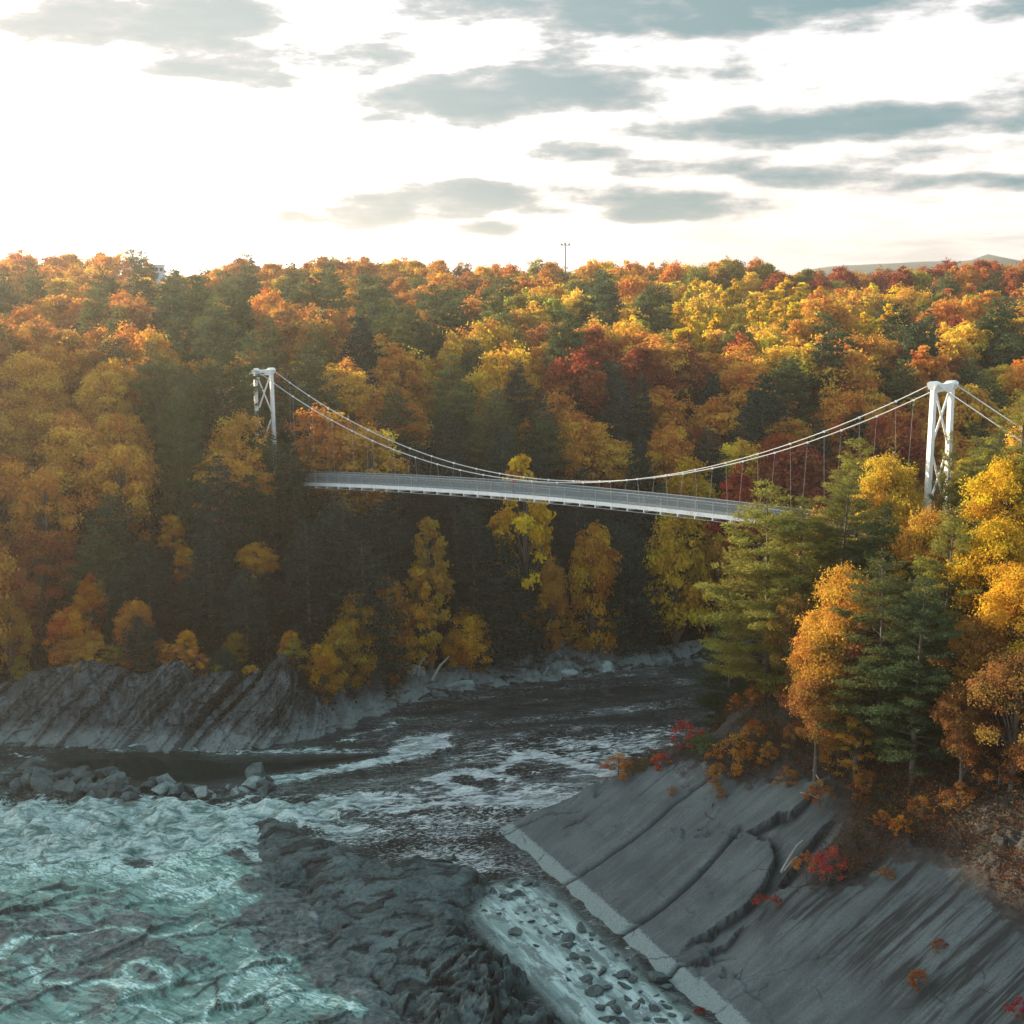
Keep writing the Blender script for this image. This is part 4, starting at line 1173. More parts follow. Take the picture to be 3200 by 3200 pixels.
# the rest of the far wood: a jittered stand, closer set near the river
rr_ = np.random.RandomState(5)
cnt = {}
y = 143.0
rows = []
while y < 415:
    sp_ = np.interp(y, [143, 200, 260, 415], [5.6, 7.0, 8.1, 10.6])
    half = y * 0.43 + 8
    x = -half - (60 if y < 230 else 30)
    while x < half + 6:
        px_, py_ = x + rr_.uniform(-0.38, 0.38) * sp_, y + rr_.uniform(-0.38, 0.38) * sp_
        x += sp_
        rows.append((px_, py_, sp_))
    y += sp_ * 0.92
P_all = np.array(rows)
zb_all, d_all = h_far(P_all[:, 0], P_all[:, 1])
nplanted = 0
for (px_, py_, sp_), zb, d in zip(rows, zb_all, d_all):
    if d < 5.0: continue
    if any((px_ - a) ** 2 + (py_ - b) ** 2 < c_ * c_ for a, b, c_ in heroes): continue
    if abs(px_ + 31) < 5 and abs(py_ - 176) < 5: continue       # the bridge tower's own ground
    t_ = ((px_ + 31) * .777 + (py_ - 176) * -.629); q_ = (px_ + 31) * .629 + (py_ - 176) * .777
    if abs(q_) < 4 and t_ > -25 and d < 45 and zb > 10: continue  # the clearing the deck runs through
    H = rr_.uniform(11, 17) if py_ > 200 else rr_.uniform(10, 16) * np.interp(d, [5, 14, 30], [0.55, 0.9, 1.05])
    front = py_ > 372
    if front: H = 24
    offl = px_ < -py_ * 0.385 and py_ < 215
    if offl: H = 21  # unseen stand left of the view, raised taller to shade the slab
    H, u, vs = cap_height(px_, py_, zb, H, slack=(rr_.uniform(-8, 12) if front else rr_.uniform(5, 40)))
    if H < 5: H = 5
    if py_ < 212:
        for wu, wv, hw, wy in WINDOWS:
            if py_ < wy and abs(u - wu) < hw + 40:
                rr2 = ray(u, wv); H = min(H, CAMZ + rr2[2] * (py_ / rr2[1]) - zb)
        if H < 2.5: continue
    if py_ > 300 and abs(u - 490) < 34: continue                 # gap through which a roof shows
    H = min(H, 21 if offl else 18)
    d_ = ray(u, 0); 
    vt = project((px_, py_, zb + H * 0.8))[1]
    code = code_for(u, vt)
    if front and code in 'S': code = 'B'
    if front and rr_.rand() < 0.06: code = 'N'
    if code in 'PS': H = min(H * 1.12, cap_height(px_, py_, zb, 99, 10)[0]) if not front else H
    if d < 9 and code in 'PS' and rr_.rand() < 0.5: H *= 0.6
    k = far_kind(code, py_)
    wsc = rr_.uniform(0.72, 1.12) * np.clip(15 / max(H, 6), 0.9, 1.5)
    if code in 'AL': wsc *= 1.25
    if code in 'PS': wsc *= 0.95
    plant(k, code, px_, py_, H, wsc)
    cnt[code] = cnt.get(code, 0) + 1; nplanted += 1
print('far wood', nplanted, cnt)

# --- trees of the near bank, in front of and around the right bridge tower
def near(kindobj, code, u, vtop, y, w=1.0, col=None, note=None, name=None, minH=2.5):
    return hero(kindobj, code, u, vtop, y, w, col, note=note, name=name, minH=minH, clear=2.0)


near(near_pine, 'P', 2412, 1535, 117, 1.15, (0.223, 0.205, 0.044), 'leftmost tall pine of the near bank, its boughs covering the end of the deck')  # sunlit pines get lighter, yellower needles: sunlight painted into the colour
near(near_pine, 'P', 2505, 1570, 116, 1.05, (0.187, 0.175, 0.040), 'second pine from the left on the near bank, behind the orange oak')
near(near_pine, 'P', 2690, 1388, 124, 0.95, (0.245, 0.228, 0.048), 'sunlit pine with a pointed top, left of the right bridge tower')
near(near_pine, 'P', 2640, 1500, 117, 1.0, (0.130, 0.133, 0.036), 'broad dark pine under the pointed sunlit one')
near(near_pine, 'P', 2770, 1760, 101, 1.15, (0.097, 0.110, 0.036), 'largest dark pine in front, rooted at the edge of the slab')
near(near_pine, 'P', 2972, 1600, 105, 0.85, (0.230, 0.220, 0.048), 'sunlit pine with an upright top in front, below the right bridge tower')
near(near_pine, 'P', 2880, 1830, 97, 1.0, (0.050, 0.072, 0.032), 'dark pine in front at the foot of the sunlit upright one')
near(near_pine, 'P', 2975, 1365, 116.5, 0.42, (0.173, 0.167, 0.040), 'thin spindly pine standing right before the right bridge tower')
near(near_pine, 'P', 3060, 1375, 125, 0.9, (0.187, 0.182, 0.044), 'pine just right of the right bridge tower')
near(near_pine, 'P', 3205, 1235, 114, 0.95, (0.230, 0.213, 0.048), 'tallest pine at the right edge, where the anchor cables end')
near(near_pine, 'P', 2285, 1905, 127, 0.95, (0.050, 0.072, 0.036), 'low dark pine leaning out over the river below the end of the deck')
near(near_pine, 'P', 2370, 1960, 121, 0.8, (0.054, 0.076, 0.036), 'small pine behind the leaning one by the river')
near(near_maple, 'Y', 2790, 1400, 120, 0.75, (0.60, 0.40, 0.05), 'golden tree left of the right bridge tower, reaching halfway up it', 'beech_tree')
near(near_maple, 'Y', 2560, 1560, 121, 0.5, (0.56, 0.38, 0.06), 'slim golden tree between two pines right of the end of the deck', 'birch_tree')
near(near_maple, 'Y', 3150, 1395, 112, 0.9, (0.66, 0.40, 0.03), 'bright golden maple at the right edge under the anchor cables', 'maple_tree')
near(near_maple, 'Y', 3130, 1590, 104, 0.95, (0.64, 0.37, 0.03), 'golden maple at the right edge below the brightest one', 'maple_tree')
near(near_maple, 'Y', 3210, 1720, 98, 1.0, (0.55, 0.30, 0.03), 'lowest golden maple at the right edge', 'maple_tree')
near(near_maple, 'O', 2660, 1735, 107, 0.85, (0.60, 0.34, 0.05), 'orange oak with bunched leaves between the pines of the near bank', 'oak_tree')
near(near_maple, 'O', 2590, 1900, 104, 0.85, (0.56, 0.29, 0.05), 'orange oak spreading to the left below the first orange oak', 'oak_tree')
near(near_maple, 'O', 2560, 2080, 102, 0.9, (0.38, 0.17, 0.05), 'low rusty oak at the top edge of the slab', 'oak_tree')
near(near_slim, 'R', 2705, 1900, 103, 1.3, (0.36, 0.12, 0.06), 'pinkish red young tree tucked between the orange oak and the big dark pine', 'young_maple')
near(near_maple, 'B', 3060, 1900, 97, 0.95, (0.33, 0.17, 0.04), 'rust brown oak right of the dark pines in front', 'oak_tree')
near(near_maple, 'B', 3190, 1990, 91, 1.0, (0.28, 0.14, 0.045), 'rust brown oak at the right edge above the scree', 'oak_tree')
near(near_maple, 'B', 3020, 2120, 93, 0.8, (0.24, 0.11, 0.04), 'low brown tree at the foot of the dark pines, right side', 'oak_tree')
near(near_maple, 'O', 2900, 1560, 111, 0.7, (0.58, 0.34, 0.05), 'orange tree at the foot of the right bridge tower', 'maple_tree')
near(near_maple, 'G', 2480, 1830, 112, 0.7, (0.26, 0.17, 0.04), 'olive brown tree under the leftmost tall pine', 'oak_tree')
near(near_slim, 'O', 2385, 2105, 117, 0.9, (0.50, 0.22, 0.04), 'small orange tree with a bare thin trunk on the slab shoulder', 'young_maple')
near(near_slim, 'O', 2300, 2160, 118, 1.3, (0.50, 0.17, 0.03), 'orange red young tree at the river end of the slab shoulder', 'young_maple')
near(near_slim, 'O', 2440, 2130, 112, 1.0, (0.44, 0.19, 0.04), 'rusty young tree under the dark pines at the top of the slab', 'young_maple')
near(near_slim, 'B', 2350, 2210, 114, 1.4, (0.42, 0.15, 0.035), 'spreading orange brown young tree on the slab shoulder', 'young_maple')
near(near_slim, 'O', 2680, 2200, 100, 1.3, (0.48, 0.26, 0.05), 'small golden brown young tree left of the big dark pine trunk', 'young_maple')
near(near_slim, 'B', 2560, 2180, 106, 1.3, (0.30, 0.14, 0.05), 'rust young tree on the pale shoulder of rock', 'young_maple')

# fill of the near bank behind those
for i in range(240):
    x, y = rr_.uniform(22, 105), rr_.uniform(84, 172)
    n_, p_, dn_ = h_near(np.array([x]), np.array([y]))
    zb = float(n_[0]); p_ = float(p_[0])
    if p_ < 21 or dn_[0] < 5 or zb < 6: continue
    if any((x - a) ** 2 + (y - b) ** 2 < 3.6 ** 2 for a, b, c_ in heroes): continue
    u = 1600 + FPX * x / (y * CA)
    t_ = (x + 31) * .777 - (y - 176) * .629; q_ = (x + 31) * .629 + (y - 176) * .777
    if abs(q_) < 3.2 and zb > 15: continue
    if x > y * 0.50 + 4: continue
    H = rr_.uniform(9, 15)
    vmin = np.interp(u, [2300, 2400, 2600, 2760, 2850, 3010, 3060, 3150, 3300], [1850, 1720, 1560, 1500, 1620, 1640, 1440, 1380, 1250])
    zmax = CAMZ + ray(u, vmin)[2] * (y / ray(u, vmin)[1])
    H = min(H, zmax - zb)
    if H < 4: continue
    code = rr_.choice(list('PPPPPPPYYOG'))
    k = near_pine if code == 'P' else near_maple
    plant(k, code, x, y, H, rr_.uniform(0.8, 1.1) * np.clip(12 / H, 0.9, 1.5))
    heroes.append((x, y, 3.0))

# --- shrubs on the slab and the banks
SHR = [(1932, 2420, 1.15, (0.52, 0.17, 0.03), 'orange'), (1975, 2425, .8, (0.16, 0.12, 0.05), 'grey green'), (2068, 2395, .85, (0.50, 0.075, 0.03), 'red'), (2020, 2400, .7, (0.15, 0.11, 0.045), 'olive'),
       (2145, 2330, 1.6, (0.36, 0.055, 0.04), 'crimson'), (2150, 2270, .9, (0.42, 0.06, 0.05), 'bright crimson'), (2205, 2370, 1.5, (0.10, 0.135, 0.05), 'green'), (2290, 2400, 1.7, (0.42, 0.17, 0.035), 'rusty orange'),
       (2240, 2440, 1.1, (0.40, 0.17, 0.04), 'brown orange'), (2350, 2320, 1.2, (0.44, 0.18, 0.035), 'orange brown'), (2520, 2730, 1.15, (0.42, 0.15, 0.05), 'orange'), (2590, 2730, 1.2, (0.50, 0.09, 0.06), 'scarlet'),
       (2375, 2828, .6, (0.36, 0.05, 0.035), 'dark red'), (2425, 2826, .5, (0.30, 0.05, 0.035), 'dark red'), (2815, 2610, .9, (0.56, 0.20, 0.03), 'bright orange'), (2770, 2740, .5, (0.34, 0.13, 0.04), 'brown'),
       (2870, 3075, .7, (0.34, 0.10, 0.03), 'rust'), (2930, 2970, .5, (0.30, 0.10, 0.04), 'rust'), (2100, 2480, .45, (0.34, 0.13, 0.04), 'rust'), (2460, 2450, 1.0, (0.36, 0.16, 0.05), 'brown orange'),
       (2560, 2500, 1.0, (0.36, 0.15, 0.04), 'orange brown'), (2700, 2480, 1.3, (0.30, 0.12, 0.035), 'brown'), (2620, 2400, 1.4, (0.44, 0.24, 0.05), 'golden'), (2880, 2560, 1.0, (0.24, 0.10, 0.03), 'brown'),
       (3000, 2520, 1.2, (0.26, 0.11, 0.035), 'dark brown'), (3120, 2470, 1.4, (0.24, 0.10, 0.035), 'dark brown'), (2190, 3178, .5, (0.25, 0.05, 0.03), 'dark red'), (2250, 2490, .6, (0.34, 0.15, 0.05), 'brown'),
       (3195, 3180, .8, (0.30, 0.035, 0.05), 'purple red'), (2400, 2380, 1.0, (0.40, 0.17, 0.04), 'rusty'), (2480, 2330, 1.3, (0.30, 0.13, 0.045), 'brown'), (2755, 2580, .7, (0.44, 0.16, 0.03), 'orange')]
SHRUBS = []
for u, v, h, c_, cn in SHR:
    p = on_slab(u, v)
    zz_, pv, dn_ = h_near(np.array([p[0]]), np.array([p[1]]))
    if abs(zz_[0] - p[2]) > 0.8: p = on_ground(u, v)
    mesh, wood = R_.choice(shrub_k.v)
    o = bpy.data.objects.new('shrub', None); COL.objects.link(o); o.location = (p[0], p[1], float(land(p[0], p[1])) - 0.05)
    cr = link('foliage', mesh, o); cr.color = c_ + (1,); link('stem', wood, o)
    s_ = h / 1.5; o.scale = (s_ * R_.uniform(.85, 1.2), s_ * R_.uniform(.85, 1.2), s_); o.rotation_euler = (0, 0, R_.uniform(0, 6.28))
    SHRUBS.append((o, cn, u, v, h))

# --- undergrowth: twigs, ferns and fallen leaves nobody could count
def scatter(name, pts, col, size, hgt, per, label, seed, mat=None, cat='undergrowth'):
    r = np.random.RandomState(seed)
    n = len(pts)
    P = np.repeat(pts, per, axis=0); m = len(P)
    th = np.repeat(r.rand(n) * hgt * 1.2 + 0.1, per)
    off = r.normal(size=(m, 3)) * np.array([0.42, 0.42, 0]) * (0.6 + th[:, None])
    P = P + off; P[:, 2] += r.rand(m) ** 1.2 * th
    s = size * r.uniform(0.5, 1.3, m)
    V, F = quads(P, r.normal(size=(m, 3)), r.normal(size=(m, 3)), s, s * 0.6)
    cl = np.repeat(np.clip(0.5 + r.normal(size=n) * 0.3, 0, 1), per)
    me = mesh_np(name, V, F, mat or M_LEAF, False, attrs={'clump': ('FACE', cl), 'var': ('FACE', r.rand(m))})
    o = link(name, me); o.color = col + (1,)
    tag(o, label, cat, kind='stuff')
    return o


r_u = np.random.RandomState(77)
X_ = r_u.uniform(-90, 100, 60000); Y_ = r_u.uniform(128, 215, 60000)
hz_, dz_ = h_far(X_, Y_)
m_ = (dz_ > 3.8) & (dz_ < 46) & (np.abs(X_) < Y_ * 0.46) & (r_u.rand(60000) < 0.75)
pts = np.stack([X_, Y_, hz_], 1)[m_]; print('undergrowth far', len(pts))
k_ = r_u.rand(len(pts))
scatter('undergrowth', pts[k_ < 0.16], (0.06, 0.036, 0.02), 0.17, 1.1, 8, 'brown tangled undergrowth covering the far bank between the trees', 1)
scatter('undergrowth', pts[(k_ >= 0.16) & (k_ < 0.24)], (0.40, 0.19, 0.04), 0.15, 1.5, 9, 'orange leaved low brush scattered over the far bank', 2)
scatter('undergrowth', pts[k_ >= 0.24], (0.018, 0.032, 0.027), 0.20, 2.4, 12, 'dark green young growth filling the far bank under the conifers', 3)
X_ = r_u.uniform(5, 70, 60000); Y_ = r_u.uniform(72, 150, 60000)
n_, p_, dn_ = h_near(X_, Y_)
sl_, ss2, _ = seg_dist(X_, Y_, soil_line)
m_ = (p_ > 2) & (dn_ > 0.3) & (((sl_ * ss2 > 0.6) & (r_u.rand(60000) < np.clip(0.45 + 0.25 * sl_, 0, 1))) | (p_ > 22) | ((dn_ < 5) & (p_ > 9))) & (np.abs(X_) < Y_ * 0.5)
m_ &= (fbm(X_ / 3, Y_ / 3, 3, 99) > -0.32)
pts = np.stack([X_, Y_, n_], 1)[m_]; print('undergrowth near', len(pts))
k_ = r_u.rand(len(pts)) + fbm(pts[:, 0] / 5, pts[:, 1] / 5, 2, 7) * 0.4
scatter('scrub', pts[k_ < 0.55], (0.085, 0.045, 0.030), 0.07, 0.7, 20, 'brown heathy scrub and dead leaves on the steep near bank', 4)
scatter('scrub', pts[(k_ >= 0.55) & (k_ < 0.86)], (0.20, 0.078, 0.03), 0.075, 0.7, 15, 'rust coloured low scrub on the steep near bank', 5)
scatter('scrub', pts[k_ >= 0.86], (0.075, 0.085, 0.04), 0.08, 0.9, 16, 'dull green low scrub on the steep near bank', 6)

# ------------------------------------------------------------------ the footbridge
M_WHITE, T = new_mat('white_painted_steel')
g = T.n('ShaderNodeNewGeometry').outputs['Position']
n1 = T.noise(T.mapping(g, scale=(2, 2, 0.5)), 1.6, 5, 0.6)
out(T, bsdf(T, T.mix(T.ramp(n1, 0.5, 0.75), (0.80, 0.80, 0.79), (0.60, 0.60, 0.59)), 0.45, None, 0.5).outputs[0])
M_CABLE, T = new_mat('galvanised_cable'); out(T, bsdf(T, (0.50, 0.50, 0.49), 0.5, None, 0.5, 0.3).outputs[0])
M_GALV, T = new_mat('galvanised_steel'); out(T, bsdf(T, (0.33, 0.35, 0.36), 0.6, None, 0.5, 0.2).outputs[0])
M_DECK, T = new_mat('concrete_deck')
g = T.n('ShaderNodeNewGeometry').outputs['Position']
out(T, bsdf(T, T.mix(T.noise(g, 2, 4), (0.20, 0.21, 0.215), (0.30, 0.305, 0.31)), 0.8).outputs[0])
M_MESH, T = new_mat('fine_wire_mesh')       # wire so fine that it reads as a grey veil
wd = bsdf(T, (0.20, 0.235, 0.25), 0.6, None, 0.4)
tr = T.n('ShaderNodeBsdfTransparent')
mx = T.n('ShaderNodeMixShader'); mx.inputs[0].default_value = 0.50
T.link(tr.outputs[0], mx.inputs[1]); T.link(wd.outputs[0], mx.inputs[2]); out(T, mx.outputs[0])

BR = bpy.data.objects.new('footbridge', None); COL.objects.link(BR); BR.location = (-31, 176, 21)
tag(BR, 'white suspension footbridge with two braced towers crossing the gorge between wooded banks', 'footbridge')
BR_O = np.array(BR.location)


def bpart(name, VF, mat, parent=None, smooth=False):
    V, F = VF
    return link(name, mesh_np(name, V - BR_O, F, mat, smooth), parent or BR)


TL, TR = np.array([-31.0, 176.0]), np.array([37.0, 121.0])
BD = (TR - TL); SPAN = np.linalg.norm(BD); BD = BD / SPAN
BP = np.array([-BD[1], BD[0]])          # across the deck, away from the camera
tw = math.radians(29); TP = np.array([math.cos(tw), math.sin(tw)])   # line through the two legs of a tower
if TP @ BP < 0: TP = -TP


def rail_z(t): return 22.75 + 7.64 * t - 4.75 * t * t


def deck_z(t): return rail_z(t) - 1.32


def bpt(t, off=0.0, z=0.0):
    p = TL + BD * SPAN * t + BP * off
    return np.array([p[0], p[1], z])


towers = []
for (c0, ut, vt, zb_) in ((TL, 830, 1147, None), (TR, 2945, 1186, None)):
    ztop = at_y(ut, vt, c0[1])[2]
    zg = float(land(c0[0], c0[1])) - 1.5
    towers.append((c0, ztop))
    tw_ = bpart('tower', boxq((c0[0], c0[1], zg + 0.6), (TP[0] * 2.2, TP[1] * 2.2, 0), (-TP[1] * 1.1, TP[0] * 1.1, 0), (0, 0, 1.1)), M_DECK)
    hw = 1.12
    tops = {}
    for sgn in (-1, 1):
        b0 = np.array([c0[0] + TP[0] * hw * 1.08 * sgn, c0[1] + TP[1] * hw * 1.08 * sgn, zg + 1.7])
        b1 = np.array([c0[0] + TP[0] * hw * 0.92 * sgn, c0[1] + TP[1] * hw * 0.92 * sgn, ztop - 0.55])
        # box leg, slightly tapering, with a projecting edge plate
        V0, F0 = boxq((0, 0, 0), (1, 0, 0), (0, 1, 0), (0, 0, 1))
        V = []
        for q in V0:
            c_ = b0 if q[2] < 0 else b1
            w_ = 0.23 if q[2] < 0 else 0.19
            V.append(c_ + np.array([TP[0], TP[1], 0]) * q[0] * w_ + np.array([-TP[1], TP[0], 0]) * q[1] * 0.22)
        bpart('leg', (np.array(V), F0), M_WHITE, tw_)
        # saddle: rounded cap flaring outward over the cable
        prof = []
        for i in range(9):
            a = math.pi * i / 8
            prof.append((math.cos(a) * 0.46, math.sin(a) * 0.26))
        prof += [(-0.30, -0.45), (0.30, -0.45)]
        ax_ = np.array([BD[0], BD[1], 0]); ay_ = np.array([TP[0], TP[1], 0]) * 0.26
        Vc = []
        for sy_ in (-1, 1):
            for (px, pz) in prof: Vc.append(b1 + ax_ * px + ay_ * sy_ + np.array([0, 0, pz + 0.18]))
        bm = bmesh.new(); vs_ = [bm.verts.new(v - BR_O) for v in Vc]; n_p = len(prof)
        bm.faces.new(vs_[:n_p]); bm.faces.new(vs_[n_p:][::-1])
        for i in range(n_p): bm.faces.new((vs_[i], vs_[n_p + i], vs_[n_p + (i + 1) % n_p], vs_[(i + 1) % n_p]))
        bmesh.ops.recalc_face_normals(bm, faces=bm.faces)
        me = bpy.data.meshes.new('saddle'); bm.to_mesh(me); bm.free(); me.materials.append(M_WHITE)
        link('saddle', me, tw_)
        tops[sgn] = b1 + np.array([0, 0, 0.30])
    # arched head beam
    Vb = []; mseg = 8
    for i in range(mseg + 1):
        f = -1 + 2 * i / mseg
        c_ = np.array([c0[0] + TP[0] * hw * 0.90 * f, c0[1] + TP[1] * hw * 0.90 * f, 0])
        lo = ztop - 1.15 - 0.16 * (1 - f * f) * -1.0; hi_ = ztop - 0.25 - 0.10 * (1 - f * f)
        for dz, dy in ((lo, -.2), (lo, .2), (hi_, .2), (hi_, -.2)):
            Vb.append(c_ + np.array([-TP[1] * dy, TP[0] * dy, dz]))
    Fb = [(i * 4 + j, i * 4 + (j + 1) % 4, (i + 1) * 4 + (j + 1) % 4, (i + 1) * 4 + j) for i in range(mseg) for j in range(4)]
    bpart('head_beam', (np.array(Vb), np.array(Fb)), M_WHITE, tw_)
    # crossed braces, two tiers above the deck and one below, lower beam at deck level
    zd = rail_z(0 if c0 is TL else 1) - 1.3
    tiers = [(ztop - 1.2, ztop - 5.6), (ztop - 6.6, ztop - 11.0), (zd - 1.0, max(zg + 2.2, zd - 5))]
    for za, zb2 in tiers:
        if za - zb2 < 1.5: continue
        for k in (0, 1):
            s0 = -1 if k == 0 else 1
            pa = np.array([c0[0] + TP[0] * .82 * s0, c0[1] + TP[1] * .82 * s0, za]) + np.array([-TP[1], TP[0], 0]) * (0.07 if k else -0.07)
            pb = np.array([c0[0] - TP[0] * .88 * s0, c0[1] - TP[1] * .88 * s0, zb2]) + np.array([-TP[1], TP[0], 0]) * (0.07 if k else -0.07)
            bpart('brace', tube([pa, (pa + pb) / 2, pb], [0.10] * 3, 6), M_WHITE, tw_)
    bpart('deck_beam', boxq((c0[0], c0[1], zd - 0.4), (TP[0] * 1.0, TP[1] * 1.0, 0), (-TP[1] * .2, TP[0] * .2, 0), (0, 0, 0.25)), M_WHITE, tw_)
    towers[-1] = (c0, ztop, tops)

# main cables: parabola in the main span, straight back stays to the anchors
zmid = 25.75
CAB = {}
for sgn in (-1, 1):
    a_, b_ = towers[0][2][sgn], towers[1][2][sgn]
    if (a_[:2] - TL) @ BP * sgn < 0: pass
    pts_c = []
    for i in range(61):
        t = i / 60
        lin = a_ + (b_ - a_) * t
        zc = a_[2] * (1 - t) + b_[2] * t
        sag = ((a_[2] + b_[2]) / 2 - zmid) * 4 * t * (1 - t)
        pts_c.append(np.array([lin[0], lin[1], zc - sag]))
    anc0 = np.array([a_[0] - BD[0] * 26, a_[1] - BD[1] * 26, 21.0]); 
    anc1 = np.array([b_[0] + BD[0] * 24, b_[1] + BD[1] * 24 + 5.0 * 0, 24.5])
    full = [anc0] + pts_c + [anc1]
    bpart('main_cable', tube(full, [0.055] * len(full), 6), M_CABLE, None, True)
    CAB[sgn] = np.array(pts_c)
# hangers with their clamps, every second deck panel
nh = 26
for sgn in (-1, 1):
    for i in range(1, nh):
        t = i / nh
        j = t * 60; k = int(j); f = j - k
        top = CAB[sgn][k] * (1 - f) + CAB[sgn][min(k + 1, 60)] * f
        off = 0.98 * (1 if (TP @ BP) * sgn > 0 else -1)
        bot = bpt(t, off, deck_z(t) - 0.1)
        if top[2] - bot[2] < 0.3: continue
        hgr = bpart('hanger', tube([top, (top + bot) / 2, bot], [0.012] * 3, 4), M_GALV)
        bpart('clamp', boxq(top, (BD[0] * .10, BD[1] * .10, 0), (BP[0] * .06, BP[1] * .06, 0), (0, 0, 0.08)), M_WHITE, hgr)

# deck slab, edge beams, outriggers, railings
ts = np.linspace(0.0, 1.0, 61)


def strip(off0, off1, z0, z1, ts=ts):
    V = []
    for t in ts:
        dz = deck_z(t)
        for o_, z_ in ((off0, z0), (off1, z0), (off1, z1), (off0, z1)): V.append(bpt(t, o_, dz + z_))
    n = len(ts)
    F = [(i * 4 + j, i * 4 + (j + 1) % 4, (i + 1) * 4 + (j + 1) % 4, (i + 1) * 4 + j) for i in range(n - 1) for j in range(4)]
    F += [(0, 3, 2, 1), ((n - 1) * 4, (n - 1) * 4 + 1, (n - 1) * 4 + 2, (n - 1) * 4 + 3)]
    return np.array(V), np.array(F)


bpart('deck', strip(-0.86, 0.86, -0.12, 0.0), M_DECK)
bpart('edge_beam', strip(-0.97, -0.863, -0.22, 0.17), M_WHITE)
bpart('edge_beam', strip(0.863, 0.96, -0.20, 0.12), M_WHITE)
bpart('lower_chord', strip(-0.90, -0.84, -0.56, -0.50), M_GALV)
bpart('lower_chord', strip(0.84, 0.90, -0.56, -0.50), M_GALV)
for off in (-1, 1):
    rl = bpart('railing', strip(off * 0.905 - 0.012, off * 0.905 + 0.012, 0.175, 1.26), M_MESH)
    bpart('top_rail', strip(off * 0.905 - 0.035, off * 0.905 + 0.035, 1.265, 1.325), M_GALV, rl)
    bpart('mid_rail', strip(off * 0.905 + (0.02 if off > 0 else -0.05), off * 0.905 + (0.05 if off > 0 else -0.02), 1.02, 1.05), M_GALV, rl)
for i in range(1, 44):
    t = i / 44
    # crossbeam whose ends show as small white studs under the edge beam
    c_ = bpt(t, 0, deck_z(t) - 0.36)
    bpart('crossbeam', boxq(c_, (BP[0] * 1.03, BP[1] * 1.03, 0), (BD[0] * .055, BD[1] * .055, 0), (0, 0, 0.135)), M_WHITE)
for i in range(0, 45):
    t = i / 44 if i < 44 else 1.0
    for off in (-1, 1):
        bpart('post', tube([bpt(t, off * 0.945, deck_z(t) + 0.175), bpt(t, off * 0.945, deck_z(t) + 0.7), bpt(t, off * 0.945, deck_z(t) + 1.26)], [0.025] * 3, 4), M_GALV)

# ------------------------------------------------------------------ people on the deck
def flat_mat(name, col, rough=0.8):
    m, T = new_mat(name); out(T, bsdf(T, col, rough).outputs[0]); return m


M_SKIN = flat_mat('skin', (0.42, 0.24, 0.17)); M_RED = flat_mat('red_jacket', (0.34, 0.028, 0.025)); M_JEANS = flat_mat('dark_trousers', (0.035, 0.045, 0.065))
M_HAIR = flat_mat('dark_hair', (0.02, 0.014, 0.01)); M_HAT = flat_mat('white_hat', (0.75, 0.74, 0.72)); M_SHOE = flat_mat('shoe_leather', (0.05, 0.045, 0.04))


def skin_obj(name, verts, edges, radii, mat, parent, root=0, sub=2):
    me = bpy.data.meshes.new(name); me.from_pydata([tuple(v) for v in verts], edges, []); me.update()
    o = link(name, me, parent)
    md = o.modifiers.new('Skin', 'SKIN'); md.use_smooth_shade = True; md.branch_smoothing = 0.3
    lay = me.skin_vertices[0].data
    for i, r in enumerate(radii): lay[i].radius = (r, r * 0.86 if i in () else r)
    lay[root].use_root = True
    o.modifiers.new('Subdivision', 'SUBSURF').levels = sub; o.modifiers['Subdivision'].render_levels = sub
    me.materials.append(mat)
    return o


